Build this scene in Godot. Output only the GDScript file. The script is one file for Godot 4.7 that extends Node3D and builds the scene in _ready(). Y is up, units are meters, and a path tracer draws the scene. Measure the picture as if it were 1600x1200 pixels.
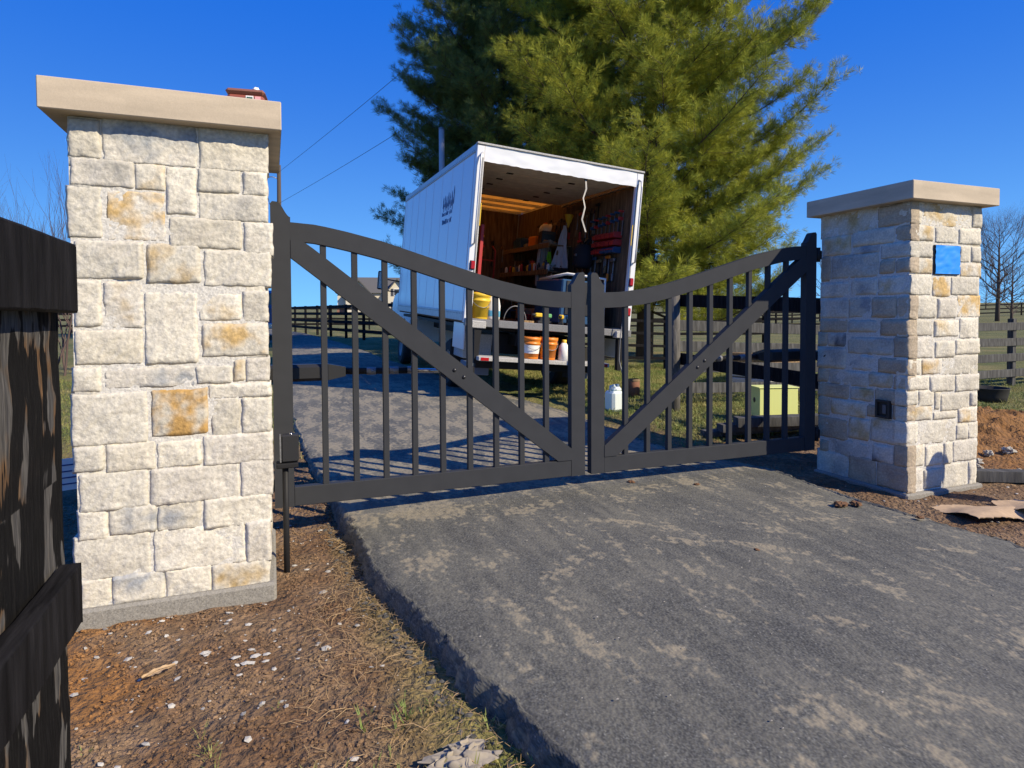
extends Node3D
# Country driveway: a pair of black steel gates between two rubble stone pillars, a box truck and a pine behind.
# World axes: x runs along the gate line (right), z towards the camera, y up. The drive at the gate is about y = 0.1.

const SUN_TO := Vector3(0.539, 0.561, 0.628)      # towards the sun
const PILLAR_X := 2.614
const GATE_Z := -0.34
const LEFT_STONES := [-0.332,2.188,0.121,0.167,0, -0.078,2.193,0.375,0.198,3, 0.268,2.187,0.297,0.192,0, -0.267,2.041,0.242,0.118,4, -0.082,2.036,0.119,0.115,2, 0.042,1.982,0.120,0.214,0, 0.203,2.039,0.183,0.111,0, 0.359,2.037,0.109,0.111,0, 0.263,1.918,0.298,0.127,4, -0.339,1.863,0.128,0.223,0, -0.140,1.857,0.228,0.218,1, 0.142,1.790,0.307,0.139,0, 0.369,1.773,0.126,0.155,0, -0.250,1.656,0.264,0.167,0, 0.006,1.646,0.217,0.177,2, 0.277,1.630,0.290,0.167,0, -0.335,1.463,0.098,0.206,0, -0.199,1.456,0.150,0.206,2, -0.010,1.349,0.213,0.331,0, 0.197,1.444,0.179,0.122,2, 0.351,1.450,0.111,0.148,0, 0.260,1.289,0.284,0.152,1, -0.258,1.267,0.260,0.151,0, -0.347,1.123,0.104,0.107,0, -0.097,1.125,0.363,0.090,3, 0.165,1.127,0.152,0.085,4, 0.274,1.142,0.049,0.100,2, 0.354,1.144,0.102,0.110,0, -0.261,0.944,0.292,0.232,0, 0.018,0.957,0.230,0.211,5, 0.278,1.046,0.273,0.067,0, 0.213,0.923,0.125,0.179,4, 0.347,0.924,0.132,0.170,0, -0.348,0.770,0.114,0.113,0, -0.184,0.766,0.195,0.128,0, 0.011,0.763,0.180,0.120,0, 0.264,0.767,0.304,0.144,0, -0.253,0.618,0.265,0.175,0, 0.077,0.614,0.376,0.171,0, 0.343,0.621,0.141,0.186,0, -0.339,0.470,0.111,0.132,0, -0.182,0.477,0.184,0.127,3, 0.006,0.478,0.180,0.138,3, 0.257,0.466,0.297,0.143,0, -0.264,0.319,0.296,0.195,0, 0.092,0.316,0.389,0.198,0, 0.345,0.306,0.110,0.208,0, -0.331,0.161,0.114,0.128,0, -0.166,0.162,0.209,0.130,3, 0.039,0.157,0.190,0.134,4, 0.263,0.145,0.252,0.138,2]
const LIT_STONES := [-0.330,2.140,0.122,0.153,0, 0.017,2.140,0.537,0.169,2, 0.350,2.149,0.113,0.166,0, -0.261,1.999,0.247,0.112,2, 0.006,1.994,0.251,0.121,4, 0.271,1.993,0.257,0.124,0, -0.267,1.875,0.237,0.117,0, 0.218,1.858,0.115,0.128,0, 0.345,1.859,0.109,0.125,0, -0.264,1.753,0.237,0.112,2, 0.287,1.735,0.247,0.104,2, -0.266,1.614,0.220,0.153,0, -0.042,1.601,0.200,0.153,1, 0.224,1.610,0.319,0.144,0, -0.247,1.446,0.294,0.168,0, 0.023,1.438,0.223,0.154,0, 0.274,1.453,0.266,0.172,1, -0.262,1.290,0.269,0.120,0, 0.020,1.282,0.281,0.123,2, 0.276,1.284,0.217,0.165,0, -0.252,1.140,0.270,0.156,0, 0.005,1.124,0.223,0.130,0, 0.268,1.137,0.281,0.120,0, -0.326,1.002,0.144,0.125,0, -0.136,0.995,0.222,0.117,1, 0.187,0.997,0.411,0.145,0, -0.280,0.876,0.231,0.109,0, -0.017,0.862,0.280,0.130,0, 0.271,0.856,0.281,0.131,0, -0.347,0.765,0.126,0.111,0, -0.192,0.757,0.168,0.122,0, -0.069,0.732,0.064,0.135,2, 0.133,0.713,0.324,0.130,4, 0.345,0.722,0.087,0.114,0, -0.262,0.644,0.277,0.104,2, 0.020,0.616,0.271,0.062,0, 0.279,0.604,0.226,0.121,2, -0.343,0.506,0.130,0.157,0, -0.064,0.491,0.415,0.170,0, 0.218,0.474,0.134,0.121,0, 0.348,0.475,0.110,0.127,0, -0.294,0.327,0.180,0.160,2, -0.098,0.316,0.199,0.160,0, 0.060,0.319,0.102,0.170,0, 0.259,0.324,0.282,0.165,0, -0.299,0.146,0.163,0.170,0, -0.106,0.139,0.203,0.148,0, 0.148,0.137,0.285,0.189,0, 0.346,0.138,0.095,0.192,0]
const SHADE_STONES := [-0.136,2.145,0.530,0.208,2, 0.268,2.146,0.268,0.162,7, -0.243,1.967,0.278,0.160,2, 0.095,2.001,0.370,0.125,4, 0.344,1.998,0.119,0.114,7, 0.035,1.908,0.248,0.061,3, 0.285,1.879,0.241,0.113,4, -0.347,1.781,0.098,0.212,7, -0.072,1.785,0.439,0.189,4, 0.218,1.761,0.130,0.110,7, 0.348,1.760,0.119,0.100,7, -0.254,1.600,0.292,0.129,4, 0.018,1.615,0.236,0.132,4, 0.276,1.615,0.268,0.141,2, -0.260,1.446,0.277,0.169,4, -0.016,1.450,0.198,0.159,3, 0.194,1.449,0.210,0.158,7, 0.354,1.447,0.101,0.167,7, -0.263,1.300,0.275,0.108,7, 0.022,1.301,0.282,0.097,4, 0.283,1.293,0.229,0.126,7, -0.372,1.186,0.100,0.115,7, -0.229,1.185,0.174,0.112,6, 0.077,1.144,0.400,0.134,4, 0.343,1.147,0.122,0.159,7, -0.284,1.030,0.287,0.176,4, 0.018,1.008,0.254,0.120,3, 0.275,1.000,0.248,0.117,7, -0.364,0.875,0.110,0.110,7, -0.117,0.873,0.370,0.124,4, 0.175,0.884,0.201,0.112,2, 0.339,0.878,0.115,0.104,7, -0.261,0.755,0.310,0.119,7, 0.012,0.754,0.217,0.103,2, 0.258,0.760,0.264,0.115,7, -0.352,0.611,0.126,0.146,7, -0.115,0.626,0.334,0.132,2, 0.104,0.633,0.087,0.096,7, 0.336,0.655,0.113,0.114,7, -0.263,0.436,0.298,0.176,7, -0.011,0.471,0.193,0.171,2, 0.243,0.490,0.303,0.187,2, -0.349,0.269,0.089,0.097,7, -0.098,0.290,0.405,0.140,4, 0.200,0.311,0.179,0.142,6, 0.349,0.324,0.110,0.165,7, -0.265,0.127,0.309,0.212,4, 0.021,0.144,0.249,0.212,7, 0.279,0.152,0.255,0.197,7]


var taken := {}
var M := {}
var rng := RandomNumberGenerator.new()
var n_lo := FastNoiseLite.new()
var n_mid := FastNoiseLite.new()
var n_hi := FastNoiseLite.new()

# ------------------------------------------------------------------ nodes
func numbered(called: String) -> String:
	var k: int = taken.get(called, 0)
	taken[called] = k + 1
	return called if k == 0 else "%s_%03d" % [called, k]

func tag(o: Node, label: String, category: String, group := "") -> Node:
	o.set_meta("label", label)
	o.set_meta("category", category)
	if group != "":
		o.set_meta("group", group)
	return o

func thing(called: String, label: String, category: String, at := Vector3.ZERO, turn := 0.0, group := "") -> Node3D:
	var o := Node3D.new()
	o.name = numbered(called)
	add_child(o)
	o.position = at
	o.rotation.y = turn
	tag(o, label, category, group)
	return o

func part(called: String, geo, mat: Material, parent: Node, at := Transform3D.IDENTITY) -> MeshInstance3D:
	var o := MeshInstance3D.new()
	o.name = called if parent != self else numbered(called)
	if geo is SurfaceTool:
		geo.generate_normals()
		o.mesh = geo.commit()
	else:
		o.mesh = geo
	o.material_override = mat
	parent.add_child(o, true)
	o.transform = at
	return o

func structure(called: String, geo, mat: Material) -> MeshInstance3D:
	var o := part(called, geo, mat, self)
	o.set_meta("kind", "structure")
	return o

func scatter(called: String, mesh: Mesh, mat: Material, xfs: Array, cols: Array, parent: Node = self) -> MultiMeshInstance3D:
	var mm := MultiMesh.new()
	mm.transform_format = MultiMesh.TRANSFORM_3D
	mm.use_colors = cols.size() > 0
	mm.mesh = mesh
	mm.instance_count = xfs.size()
	for i in xfs.size():
		mm.set_instance_transform(i, xfs[i])
		if cols.size() > 0:
			mm.set_instance_color(i, cols[i])
	var o := MultiMeshInstance3D.new()
	o.name = called if parent != self else numbered(called)
	o.multimesh = mm
	o.material_override = mat
	o.set_meta("kind", "stuff")
	parent.add_child(o, true)
	return o

# ------------------------------------------------------------------ shapes
func geo(smooth := false) -> SurfaceTool:
	var st := SurfaceTool.new()
	st.begin(Mesh.PRIMITIVE_TRIANGLES)
	st.set_smooth_group(0 if smooth else -1)
	return st

func tri(st: SurfaceTool, a: Vector3, b: Vector3, c: Vector3, out: Vector3) -> void:
	# front faces run clockwise; "out" points to the outside
	if (b - a).cross(c - a).dot(out) > 0.0:
		st.add_vertex(a); st.add_vertex(c); st.add_vertex(b)
	else:
		st.add_vertex(a); st.add_vertex(b); st.add_vertex(c)

func quad(st: SurfaceTool, a: Vector3, b: Vector3, c: Vector3, d: Vector3, out: Vector3) -> void:
	tri(st, a, b, c, out)
	tri(st, a, c, d, out)

func box(st: SurfaceTool, at: Vector3, size: Vector3, ch := 0.0, basis := Basis.IDENTITY) -> void:
	var h := size * 0.5
	ch = minf(ch, minf(h.x, minf(h.y, h.z)) * 0.9)
	var ax := [0, 1, 2]
	for a in ax:
		var b: int = (a + 1) % 3
		var c: int = (a + 2) % 3
		for s in [-1.0, 1.0]:
			var q := []
			for k in [[-1, -1], [1, -1], [1, 1], [-1, 1]]:
				var v := Vector3.ZERO
				v[a] = s * h[a]
				v[b] = k[0] * (h[b] - ch)
				v[c] = k[1] * (h[c] - ch)
				q.append(basis * v + at)
			var o := Vector3.ZERO
			o[a] = s
			quad(st, q[0], q[1], q[2], q[3], basis * o)
			if ch > 0.0:
				for t in [-1.0, 1.0]:      # the edge between faces a and b
					var e := []
					for k in [-1, 1]:
						var v1 := Vector3.ZERO
						v1[a] = s * h[a]; v1[b] = t * (h[b] - ch); v1[c] = k * (h[c] - ch)
						var v2 := Vector3.ZERO
						v2[a] = s * (h[a] - ch); v2[b] = t * h[b]; v2[c] = k * (h[c] - ch)
						e.append(basis * v1 + at); e.append(basis * v2 + at)
					var o2 := Vector3.ZERO
					o2[a] = s; o2[b] = t
					quad(st, e[0], e[1], e[3], e[2], basis * o2)
	if ch > 0.0:
		for x in [-1.0, 1.0]:
			for y in [-1.0, 1.0]:
				for z in [-1.0, 1.0]:
					tri(st, basis * Vector3(x * h.x, y * (h.y - ch), z * (h.z - ch)) + at, basis * Vector3(x * (h.x - ch), y * h.y, z * (h.z - ch)) + at, basis * Vector3(x * (h.x - ch), y * (h.y - ch), z * h.z) + at, basis * Vector3(x, y, z))

func boxed(at: Vector3, size: Vector3, ch := 0.0, basis := Basis.IDENTITY) -> SurfaceTool:
	var st := geo()
	box(st, at, size, ch, basis)
	return st

func along(d: Vector3) -> Basis:      # a basis whose y runs along d
	var y := d.normalized()
	var x := y.cross(Vector3.FORWARD if absf(y.z) < 0.9 else Vector3.RIGHT).normalized()
	return Basis(x, y, x.cross(y))

func bar(st: SurfaceTool, a: Vector3, b: Vector3, w: float, d: float, ch := 0.0) -> void:
	# a bar from a to b, w across x-like, d across the other
	box(st, (a + b) * 0.5, Vector3(w, a.distance_to(b), d), ch, along(b - a))

func tube(st: SurfaceTool, pts: Array, radii: Array, sides := 8, caps := true) -> void:
	var rings := []
	var n := pts.size()
	var side := Vector3.ZERO
	for i in n:
		var d: Vector3 = (pts[mini(i + 1, n - 1)] - pts[maxi(i - 1, 0)])
		d = d.normalized() if d.length() > 1e-6 else Vector3.UP
		if side == Vector3.ZERO:
			side = d.cross(Vector3.FORWARD if absf(d.z) < 0.9 else Vector3.RIGHT).normalized()
		side = (side - d * side.dot(d)).normalized()
		var up := d.cross(side)
		var ring := []
		for k in sides:
			var an := TAU * k / sides
			ring.append(pts[i] + (side * cos(an) + up * sin(an)) * radii[mini(i, radii.size() - 1)])
		rings.append(ring)
	for i in n - 1:
		for k in sides:
			var k2 := (k + 1) % sides
			var m: Vector3 = (rings[i][k] + rings[i + 1][k2]) * 0.5 - (pts[i] + pts[i + 1]) * 0.5
			quad(st, rings[i][k], rings[i][k2], rings[i + 1][k2], rings[i + 1][k], m)
	if caps:
		for e in [[0, -1.0], [n - 1, 1.0]]:
			var i: int = e[0]
			var d2: Vector3 = (pts[mini(i + 1, n - 1)] - pts[maxi(i - 1, 0)]) * e[1]
			for k in sides:
				tri(st, pts[i], rings[i][k], rings[i][(k + 1) % sides], d2)

func tubed(pts: Array, radii: Array, sides := 8) -> SurfaceTool:
	var st := geo(true)
	tube(st, pts, radii, sides)
	return st

func cyl(st: SurfaceTool, a: Vector3, b: Vector3, r: float, sides := 16, r2 := -1.0) -> void:
	tube(st, [a, b], [r, r if r2 < 0.0 else r2], sides)

func lathe(st: SurfaceTool, prof: Array, sides := 20, xf := Transform3D.IDENTITY) -> void:
	# prof: Vector2(r, y), bottom to top
	for i in prof.size() - 1:
		var p: Vector2 = prof[i]
		var q: Vector2 = prof[i + 1]
		var nrm := Vector2(q.y - p.y, p.x - q.x)
		for k in sides:
			var a := TAU * k / sides
			var b := TAU * (k + 1) / sides
			var pa := Vector3(p.x * cos(a), p.y, p.x * sin(a))
			var pb := Vector3(p.x * cos(b), p.y, p.x * sin(b))
			var qa := Vector3(q.x * cos(a), q.y, q.x * sin(a))
			var qb := Vector3(q.x * cos(b), q.y, q.x * sin(b))
			var m := (a + b) * 0.5
			var o := xf.basis * Vector3(nrm.x * cos(m), nrm.y, nrm.x * sin(m))
			if p.x > 1e-5:
				tri(st, xf * pa, xf * pb, xf * qb, o)
			if q.x > 1e-5:
				tri(st, xf * pa, xf * qb, xf * qa, o)

func lathed(prof: Array, sides := 20, xf := Transform3D.IDENTITY, smooth := true) -> SurfaceTool:
	var st := geo(smooth)
	lathe(st, prof, sides, xf)
	return st

func prism(st: SurfaceTool, poly: PackedVector2Array, z0: float, z1: float, xf := Transform3D.IDENTITY) -> void:
	# a flat outline in x, y given a thickness from z0 to z1
	var id := Geometry2D.triangulate_polygon(poly)
	for i in range(0, id.size(), 3):
		for z in [z0, z1]:
			var v := []
			for k in 3:
				var p := poly[id[i + k]]
				v.append(xf * Vector3(p.x, p.y, z))
			tri(st, v[0], v[1], v[2], xf.basis * Vector3(0, 0, z - (z0 + z1) * 0.5))
	var cw := Geometry2D.is_polygon_clockwise(poly)
	for i in poly.size():
		var p := poly[i]
		var q := poly[(i + 1) % poly.size()]
		var o := Vector3(q.y - p.y, p.x - q.x, 0) * (-1.0 if cw else 1.0)
		quad(st, xf * Vector3(p.x, p.y, z0), xf * Vector3(q.x, q.y, z0), xf * Vector3(q.x, q.y, z1), xf * Vector3(p.x, p.y, z1), xf.basis * o)

func grid_mesh(nx: int, ny: int, f: Callable) -> ArrayMesh:
	# f(i, j) -> Vector3 ; a smooth sheet facing out for x to the right and y up
	var v := PackedVector3Array()
	var uv := PackedVector2Array()
	v.resize((nx + 1) * (ny + 1))
	uv.resize(v.size())
	for j in ny + 1:
		for i in nx + 1:
			v[j * (nx + 1) + i] = f.call(i, j)
			uv[j * (nx + 1) + i] = Vector2(float(i) / nx, float(j) / ny)
	return sheet(nx, ny, v, PackedColorArray(), uv)

func sheet(nx: int, ny: int, v: PackedVector3Array, c: PackedColorArray, uv: PackedVector2Array, flip := false) -> ArrayMesh:
	var id := PackedInt32Array()
	id.resize(nx * ny * 6)
	var k := 0
	for j in ny:
		for i in nx:
			var a := j * (nx + 1) + i
			var b := a + 1
			var d := a + nx + 1
			var e := d + 1
			if flip:
				id[k] = a; id[k + 1] = b; id[k + 2] = e; id[k + 3] = a; id[k + 4] = e; id[k + 5] = d
			else:
				id[k] = a; id[k + 1] = e; id[k + 2] = b; id[k + 3] = a; id[k + 4] = d; id[k + 5] = e
			k += 6
	var n := PackedVector3Array()
	n.resize(v.size())
	for t in range(0, id.size(), 3):
		var nn := (v[id[t + 2]] - v[id[t]]).cross(v[id[t + 1]] - v[id[t]])
		n[id[t]] += nn; n[id[t + 1]] += nn; n[id[t + 2]] += nn
	for i in n.size():
		n[i] = n[i].normalized()
	var arr := []
	arr.resize(Mesh.ARRAY_MAX)
	arr[Mesh.ARRAY_VERTEX] = v
	arr[Mesh.ARRAY_NORMAL] = n
	if c.size() > 0:
		arr[Mesh.ARRAY_COLOR] = c
	arr[Mesh.ARRAY_TEX_UV] = uv
	arr[Mesh.ARRAY_INDEX] = id
	var m := ArrayMesh.new()
	m.add_surface_from_arrays(Mesh.PRIMITIVE_TRIANGLES, arr)
	return m

# ------------------------------------------------------------------ materials
func noise(freq: float, seed_: int, oct := 4, kind := FastNoiseLite.TYPE_SIMPLEX_SMOOTH) -> FastNoiseLite:
	var n := FastNoiseLite.new()
	n.noise_type = kind
	n.frequency = freq
	n.seed = seed_
	n.fractal_octaves = oct
	n.fractal_type = FastNoiseLite.FRACTAL_FBM if oct > 1 else FastNoiseLite.FRACTAL_NONE
	return n

func grey_tile(freq: float, seed_: int, lo: float, hi: float, size := 256, oct := 4, kind := FastNoiseLite.TYPE_SIMPLEX_SMOOTH, stretch := Vector2i.ONE, grain := 0.0) -> ImageTexture:
	# a seamless grey pattern between lo and hi
	var im := noise(freq, seed_, oct, kind).get_seamless_image(size / stretch.x, size / stretch.y)
	if stretch != Vector2i.ONE:
		im.resize(size, size, Image.INTERPOLATE_CUBIC)
	im.convert(Image.FORMAT_L8)
	var d := im.get_data()
	var r := RandomNumberGenerator.new()
	r.seed = seed_
	for i in d.size():
		var g := lerpf(lo, hi, d[i] / 255.0)
		if grain > 0.0:
			g += (r.randf() - 0.5) * grain
		d[i] = int(clampf(g, 0.0, 1.0) * 255.0)
	return ImageTexture.create_from_image(Image.create_from_data(size, size, false, Image.FORMAT_L8, d))

func mat(r: float, g: float, b: float, rough := 0.8, metal := 0.0) -> StandardMaterial3D:
	var m := StandardMaterial3D.new()
	m.albedo_color = Color(r, g, b).linear_to_srgb()
	m.roughness = rough
	m.metallic = metal
	return m

func textured(m: StandardMaterial3D, tex: Texture2D, scale: float, bump: Texture2D = null, relief := 0.0, world := true) -> StandardMaterial3D:
	m.albedo_texture = tex
	m.uv1_triplanar = true
	m.uv1_world_triplanar = world
	m.uv1_scale = Vector3.ONE * scale
	if bump:
		m.heightmap_enabled = true
		m.heightmap_texture = bump
		m.heightmap_scale = relief
	return m

func vc(m: StandardMaterial3D) -> StandardMaterial3D:
	m.vertex_color_use_as_albedo = true
	return m

func smooth01(a: float, b: float, x: float) -> float:
	var t := clampf((x - a) / (b - a), 0.0, 1.0)
	return t * t * (3.0 - 2.0 * t)

func ramp(x: float, pts: Array) -> float:
	if x <= pts[0]:
		return pts[1]
	for i in range(2, pts.size(), 2):
		if x <= pts[i]:
			return lerpf(pts[i - 1], pts[i + 1], (x - pts[i - 2]) / (pts[i] - pts[i - 2]))
	return pts[pts.size() - 1]

# ------------------------------------------------------------------ the lie of the land
func drive_y(z: float) -> float:
	return ramp(z, [-300.0, 3.0, -120.0, 1.3, -60.0, 0.74, -30.0, 0.54, -16.0, 0.46, -10.0, 0.39, -6.0, 0.31, -3.0, 0.215, -0.5, 0.132, 1.0, 0.11, 4.0, 0.05, 12.0, -0.1])

func drive_left(z: float) -> float:
	return ramp(z, [-60.0, -9.0, -30.0, -2.9, -18.0, -1.95, -6.0, -1.99, -2.3, -1.91, -0.4, -1.74, 0.54, -1.69, 1.17, -1.55, 2.04, -1.38, 5.0, -0.85, 12.0, 0.3])

func drive_right(z: float) -> float:
	return ramp(z, [-60.0, -5.0, -30.0, -0.6, -18.0, 0.1, -10.0, 0.3, -6.0, 0.75, -3.2, 1.14, -1.4, 1.2, -0.9, 1.35, -0.4, 1.62, 0.34, 1.56, 1.2, 1.66, 5.0, 2.2, 12.0, 3.2])

func ground_y(x: float, z: float) -> float:
	var far := sqrt(x * x + z * z)
	var y := drive_y(z)
	if far > 40.0:
		y = lerpf(y, 0.55 + minf((far - 40.0) * 0.02, 4.5), smooth01(40.0, 90.0, far))
	var drop := lerpf(0.045, 0.10, smooth01(-2.5, -0.7, z))
	y -= drop
	if z < -1.5 and far < 60.0:
		y -= 0.12 * smooth01(2.6, 5.5, x) * smooth01(-1.5, -4.0, z)
	# the heap of clay right of the right pillar
	var mx := (x - 4.9) / 1.25
	var mz := (z + 0.75) / 0.8
	y += 0.31 * exp(-(mx * mx + mz * mz)) * (1.0 + 0.35 * n_mid.get_noise_2d(x * 3.0, z * 3.0))
	# keep under the drive
	var inside := minf(x - drive_left(z), drive_right(z) - x)
	if inside > 0.05:
		y -= 0.12 * smooth01(0.05, 0.35, inside)
	return y

func dirt_share(x: float, z: float) -> float:
	# 1 where the soil is bare, 0 where grass grows
	var w := n_lo.get_noise_2d(x * 1.7, z * 1.7) * 0.5 + n_mid.get_noise_2d(x * 2.2, z * 2.2) * 0.35
	var left := smooth01(3.6, 2.0, z + w * 0.8) * smooth01(-4.0, -1.6, z + w) * smooth01(-1.45, -1.95, x + w * 0.25) * smooth01(-5.5, -4.3, x)
	var right := smooth01(1.4, 1.6, x) * smooth01(6.5, 5.0, x + w) * smooth01(-1.9, -1.1, z + w * 0.6) * smooth01(3.0, 1.2, z + w)
	var verge := smooth01(0.8, 1.1, x) * smooth01(2.1, 1.6, x + w * 0.6) * smooth01(-4.0, -1.5, z) * 0.8
	return clampf(maxf(left, maxf(right, verge)), 0.0, 1.0)

# ------------------------------------------------------------------ start
func _ready() -> void:
	# camera
	var cam := Camera3D.new()
	cam.name = "camera"
	cam.projection = Camera3D.PROJECTION_FRUSTUM
	cam.near = 0.05
	cam.far = 1500.0
	cam.size = 0.05 * 1200.0 / 971.8
	cam.frustum_offset = Vector2(0.0, -0.05 * 77.3 / 971.8)
	cam.position = Vector3(-2.193, 1.40, 3.641)
	cam.rotation = Vector3(-0.0307, -0.369, -0.005)
	add_child(cam)
	cam.current = true
	# sky and air
	var sky := ProceduralSkyMaterial.new()
	sky.sky_top_color = Color(0.03, 0.355, 0.775)
	sky.sky_horizon_color = Color(0.48, 0.75, 0.965)
	sky.sky_curve = 0.12
	sky.ground_horizon_color = Color(0.48, 0.75, 0.965)
	sky.ground_bottom_color = Color(0.30, 0.30, 0.24)
	sky.sun_angle_max = 6.0
	var env := Environment.new()
	env.background_mode = Environment.BG_SKY
	env.sky = Sky.new()
	env.sky.sky_material = sky
	env.tonemap_mode = Environment.TONE_MAPPER_LINEAR
	env.tonemap_exposure = 1.3
	env.sdfgi_enabled = true
	env.ssao_enabled = true
	env.ssil_enabled = true
	var we := WorldEnvironment.new()
	we.name = "world"
	we.environment = env
	add_child(we)
	# the sun, right of and behind the camera
	var sun := DirectionalLight3D.new()
	sun.name = "sun"
	sun.light_color = Color(1.0, 0.945, 0.83)
	sun.light_energy = 1.6
	sun.light_angular_distance = 0.5
	sun.shadow_enabled = true
	add_child(sun)
	sun.look_at_from_position(SUN_TO * 50.0, Vector3.ZERO)

	n_lo = noise(0.35, 11, 3)
	n_mid = noise(1.6, 12, 3)
	n_hi = noise(9.0, 13, 3)
	make_materials()
	make_ground()
	make_drive()
	make_pillars()
	make_gates()
	make_near_fence()
	make_back_fences()
	make_truck()
	make_truck_load()
	make_pines()
	make_bare_trees()
	make_far_things()
	make_small_things()
	make_ground_cover()

func make_materials() -> void:
	var fine := grey_tile(0.06, 1, 0.80, 1.0, 256, 4, FastNoiseLite.TYPE_SIMPLEX_SMOOTH, Vector2i.ONE, 0.07)
	var speck := grey_tile(0.12, 2, 0.74, 1.0, 256, 3, FastNoiseLite.TYPE_SIMPLEX_SMOOTH, Vector2i.ONE, 0.3)
	var soft := grey_tile(0.02, 3, 0.86, 1.0, 256, 4)
	var rocky := grey_tile(0.016, 4, 0.0, 1.0, 512, 5, FastNoiseLite.TYPE_SIMPLEX_SMOOTH, Vector2i.ONE, 0.015)
	var crumb := grey_tile(0.05, 5, 0.0, 1.0, 512, 5, FastNoiseLite.TYPE_SIMPLEX_SMOOTH, Vector2i.ONE, 0.15)
	var grain := grey_tile(0.05, 6, 0.5, 1.0, 256, 4, FastNoiseLite.TYPE_SIMPLEX_SMOOTH, Vector2i(1, 8), 0.06)
	var grain_deep := grey_tile(0.09, 7, 0.0, 1.0, 256, 4, FastNoiseLite.TYPE_SIMPLEX_SMOOTH, Vector2i(1, 8), 0.04)
	M.fine = fine; M.speck = speck; M.soft = soft; M.rocky = rocky; M.crumb = crumb; M.grain = grain; M.grain_deep = grain_deep
	M.stone = vc(textured(mat(1, 1, 1, 0.92), fine, 3.0, rocky, 0.38))
	M.mortar = textured(mat(0.73, 0.70, 0.64, 0.95), fine, 4.0, rocky, 0.3)
	M.cap = textured(mat(0.56, 0.465, 0.35, 0.9), fine, 1.6, rocky, 0.06)
	M.cap.albedo_texture = grey_tile(0.018, 21, 0.88, 1.0, 256, 5, FastNoiseLite.TYPE_SIMPLEX_SMOOTH, Vector2i(8, 1), 0.06)
	M.footing = textured(mat(0.33, 0.31, 0.27, 0.95), speck, 2.2, rocky, 0.25)
	M.gate = textured(mat(0.041, 0.043, 0.049, 0.5), grey_tile(0.02, 3, 0.95, 1.0, 128, 3), 2.0)
	M.gate.metallic_specular = 0.22
	M.black_iron = mat(0.018, 0.018, 0.02, 0.55)
	M.black_iron.metallic_specular = 0.3
	M.bolt = mat(0.05, 0.05, 0.055, 0.35, 0.6)
	M.chrome = mat(0.5, 0.5, 0.52, 0.22, 1.0)
	M.rubber = mat(0.018, 0.018, 0.018, 0.8)
	M.black_plastic = mat(0.02, 0.02, 0.022, 0.45)
	M.black_paint = textured(mat(0.021, 0.020, 0.022, 0.75), grain, 2.0, grain_deep, 0.35)
	M.black_paint.metallic_specular = 0.2
	M.grey_board = textured(mat(0.12, 0.118, 0.116, 0.9), grain, 1.5, grain_deep, 0.3)
	M.grey_board.uv1_offset = Vector3(0.3, 0.1, 0.2)
	M.wood = textured(mat(0.42, 0.27, 0.13, 0.8), grain, 2.0, grain_deep, 0.2)
	M.ply = textured(mat(0.36, 0.24, 0.13, 0.85), grain, 1.2)
	M.dark_ply = textured(mat(0.22, 0.145, 0.085, 0.85), grain, 1.2)
	M.cardboard = textured(mat(0.52, 0.37, 0.23, 0.9), soft, 3.0)
	M.white_paint = mat(0.74, 0.75, 0.77, 0.3)
	M.white_paint.clearcoat_enabled = true
	M.white_paint.clearcoat = 0.6
	M.white_paint.clearcoat_roughness = 0.15
	M.alu = textured(mat(0.62, 0.62, 0.62, 0.4, 0.35), soft, 2.0)
	M.galv = textured(mat(0.34, 0.34, 0.35, 0.5, 0.6), speck, 2.0)
	M.dirty_white = textured(mat(0.55, 0.54, 0.52, 0.7), speck, 1.3)
	M.door_panel = textured(mat(0.78, 0.73, 0.64, 0.8), soft, 1.0)
	M.roof_skin = mat(0.88, 0.74, 0.48, 0.6)
	M.roof_skin.backlight_enabled = true
	M.roof_skin.backlight = Color(1.0, 0.8, 0.5)
	M.red_lens = mat(0.38, 0.01, 0.015, 0.25)
	M.glass = mat(0.02, 0.025, 0.03, 0.05)
	M.glass.clearcoat_enabled = true
	M.red = mat(0.42, 0.03, 0.03, 0.5)
	M.orange = mat(0.75, 0.22, 0.02, 0.45)
	M.yellow = mat(0.72, 0.47, 0.03, 0.5)
	M.blue = mat(0.02, 0.07, 0.16, 0.4)
	M.white_cloth = mat(0.62, 0.6, 0.66, 0.95)
	M.grey_cloth = mat(0.22, 0.22, 0.23, 0.95)
	M.dark_cloth = mat(0.02, 0.02, 0.028, 0.95)
	M.lime = mat(0.35, 0.7, 0.04, 0.9)
	M.white_plastic = mat(0.78, 0.78, 0.76, 0.5)
	M.bark = textured(mat(0.10, 0.075, 0.055, 0.95), fine, 3.0, rocky, 1.0)
	M.twig = mat(0.085, 0.062, 0.05, 0.9)
	M.red_twig = mat(0.105, 0.072, 0.066, 0.9)
	M.needle = vc(mat(1, 1, 1, 0.7))
	M.needle.metallic_specular = 0.2
	M.needle.backlight_enabled = true
	M.needle.backlight = Color(0.7, 0.7, 0.7)
	M.blade = vc(mat(1, 1, 1, 0.7))
	M.blade.backlight_enabled = true
	M.blade.backlight = Color(0.3, 0.3, 0.3)
	M.lump = vc(textured(mat(1, 1, 1, 0.95), fine, 8.0))
	M.ground = vc(textured(mat(1, 1, 1, 0.97), grey_tile(0.03, 31, 0.62, 1.0, 512, 6, FastNoiseLite.TYPE_SIMPLEX_SMOOTH, Vector2i.ONE, 0.25), 0.9, crumb, 2.2))

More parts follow.
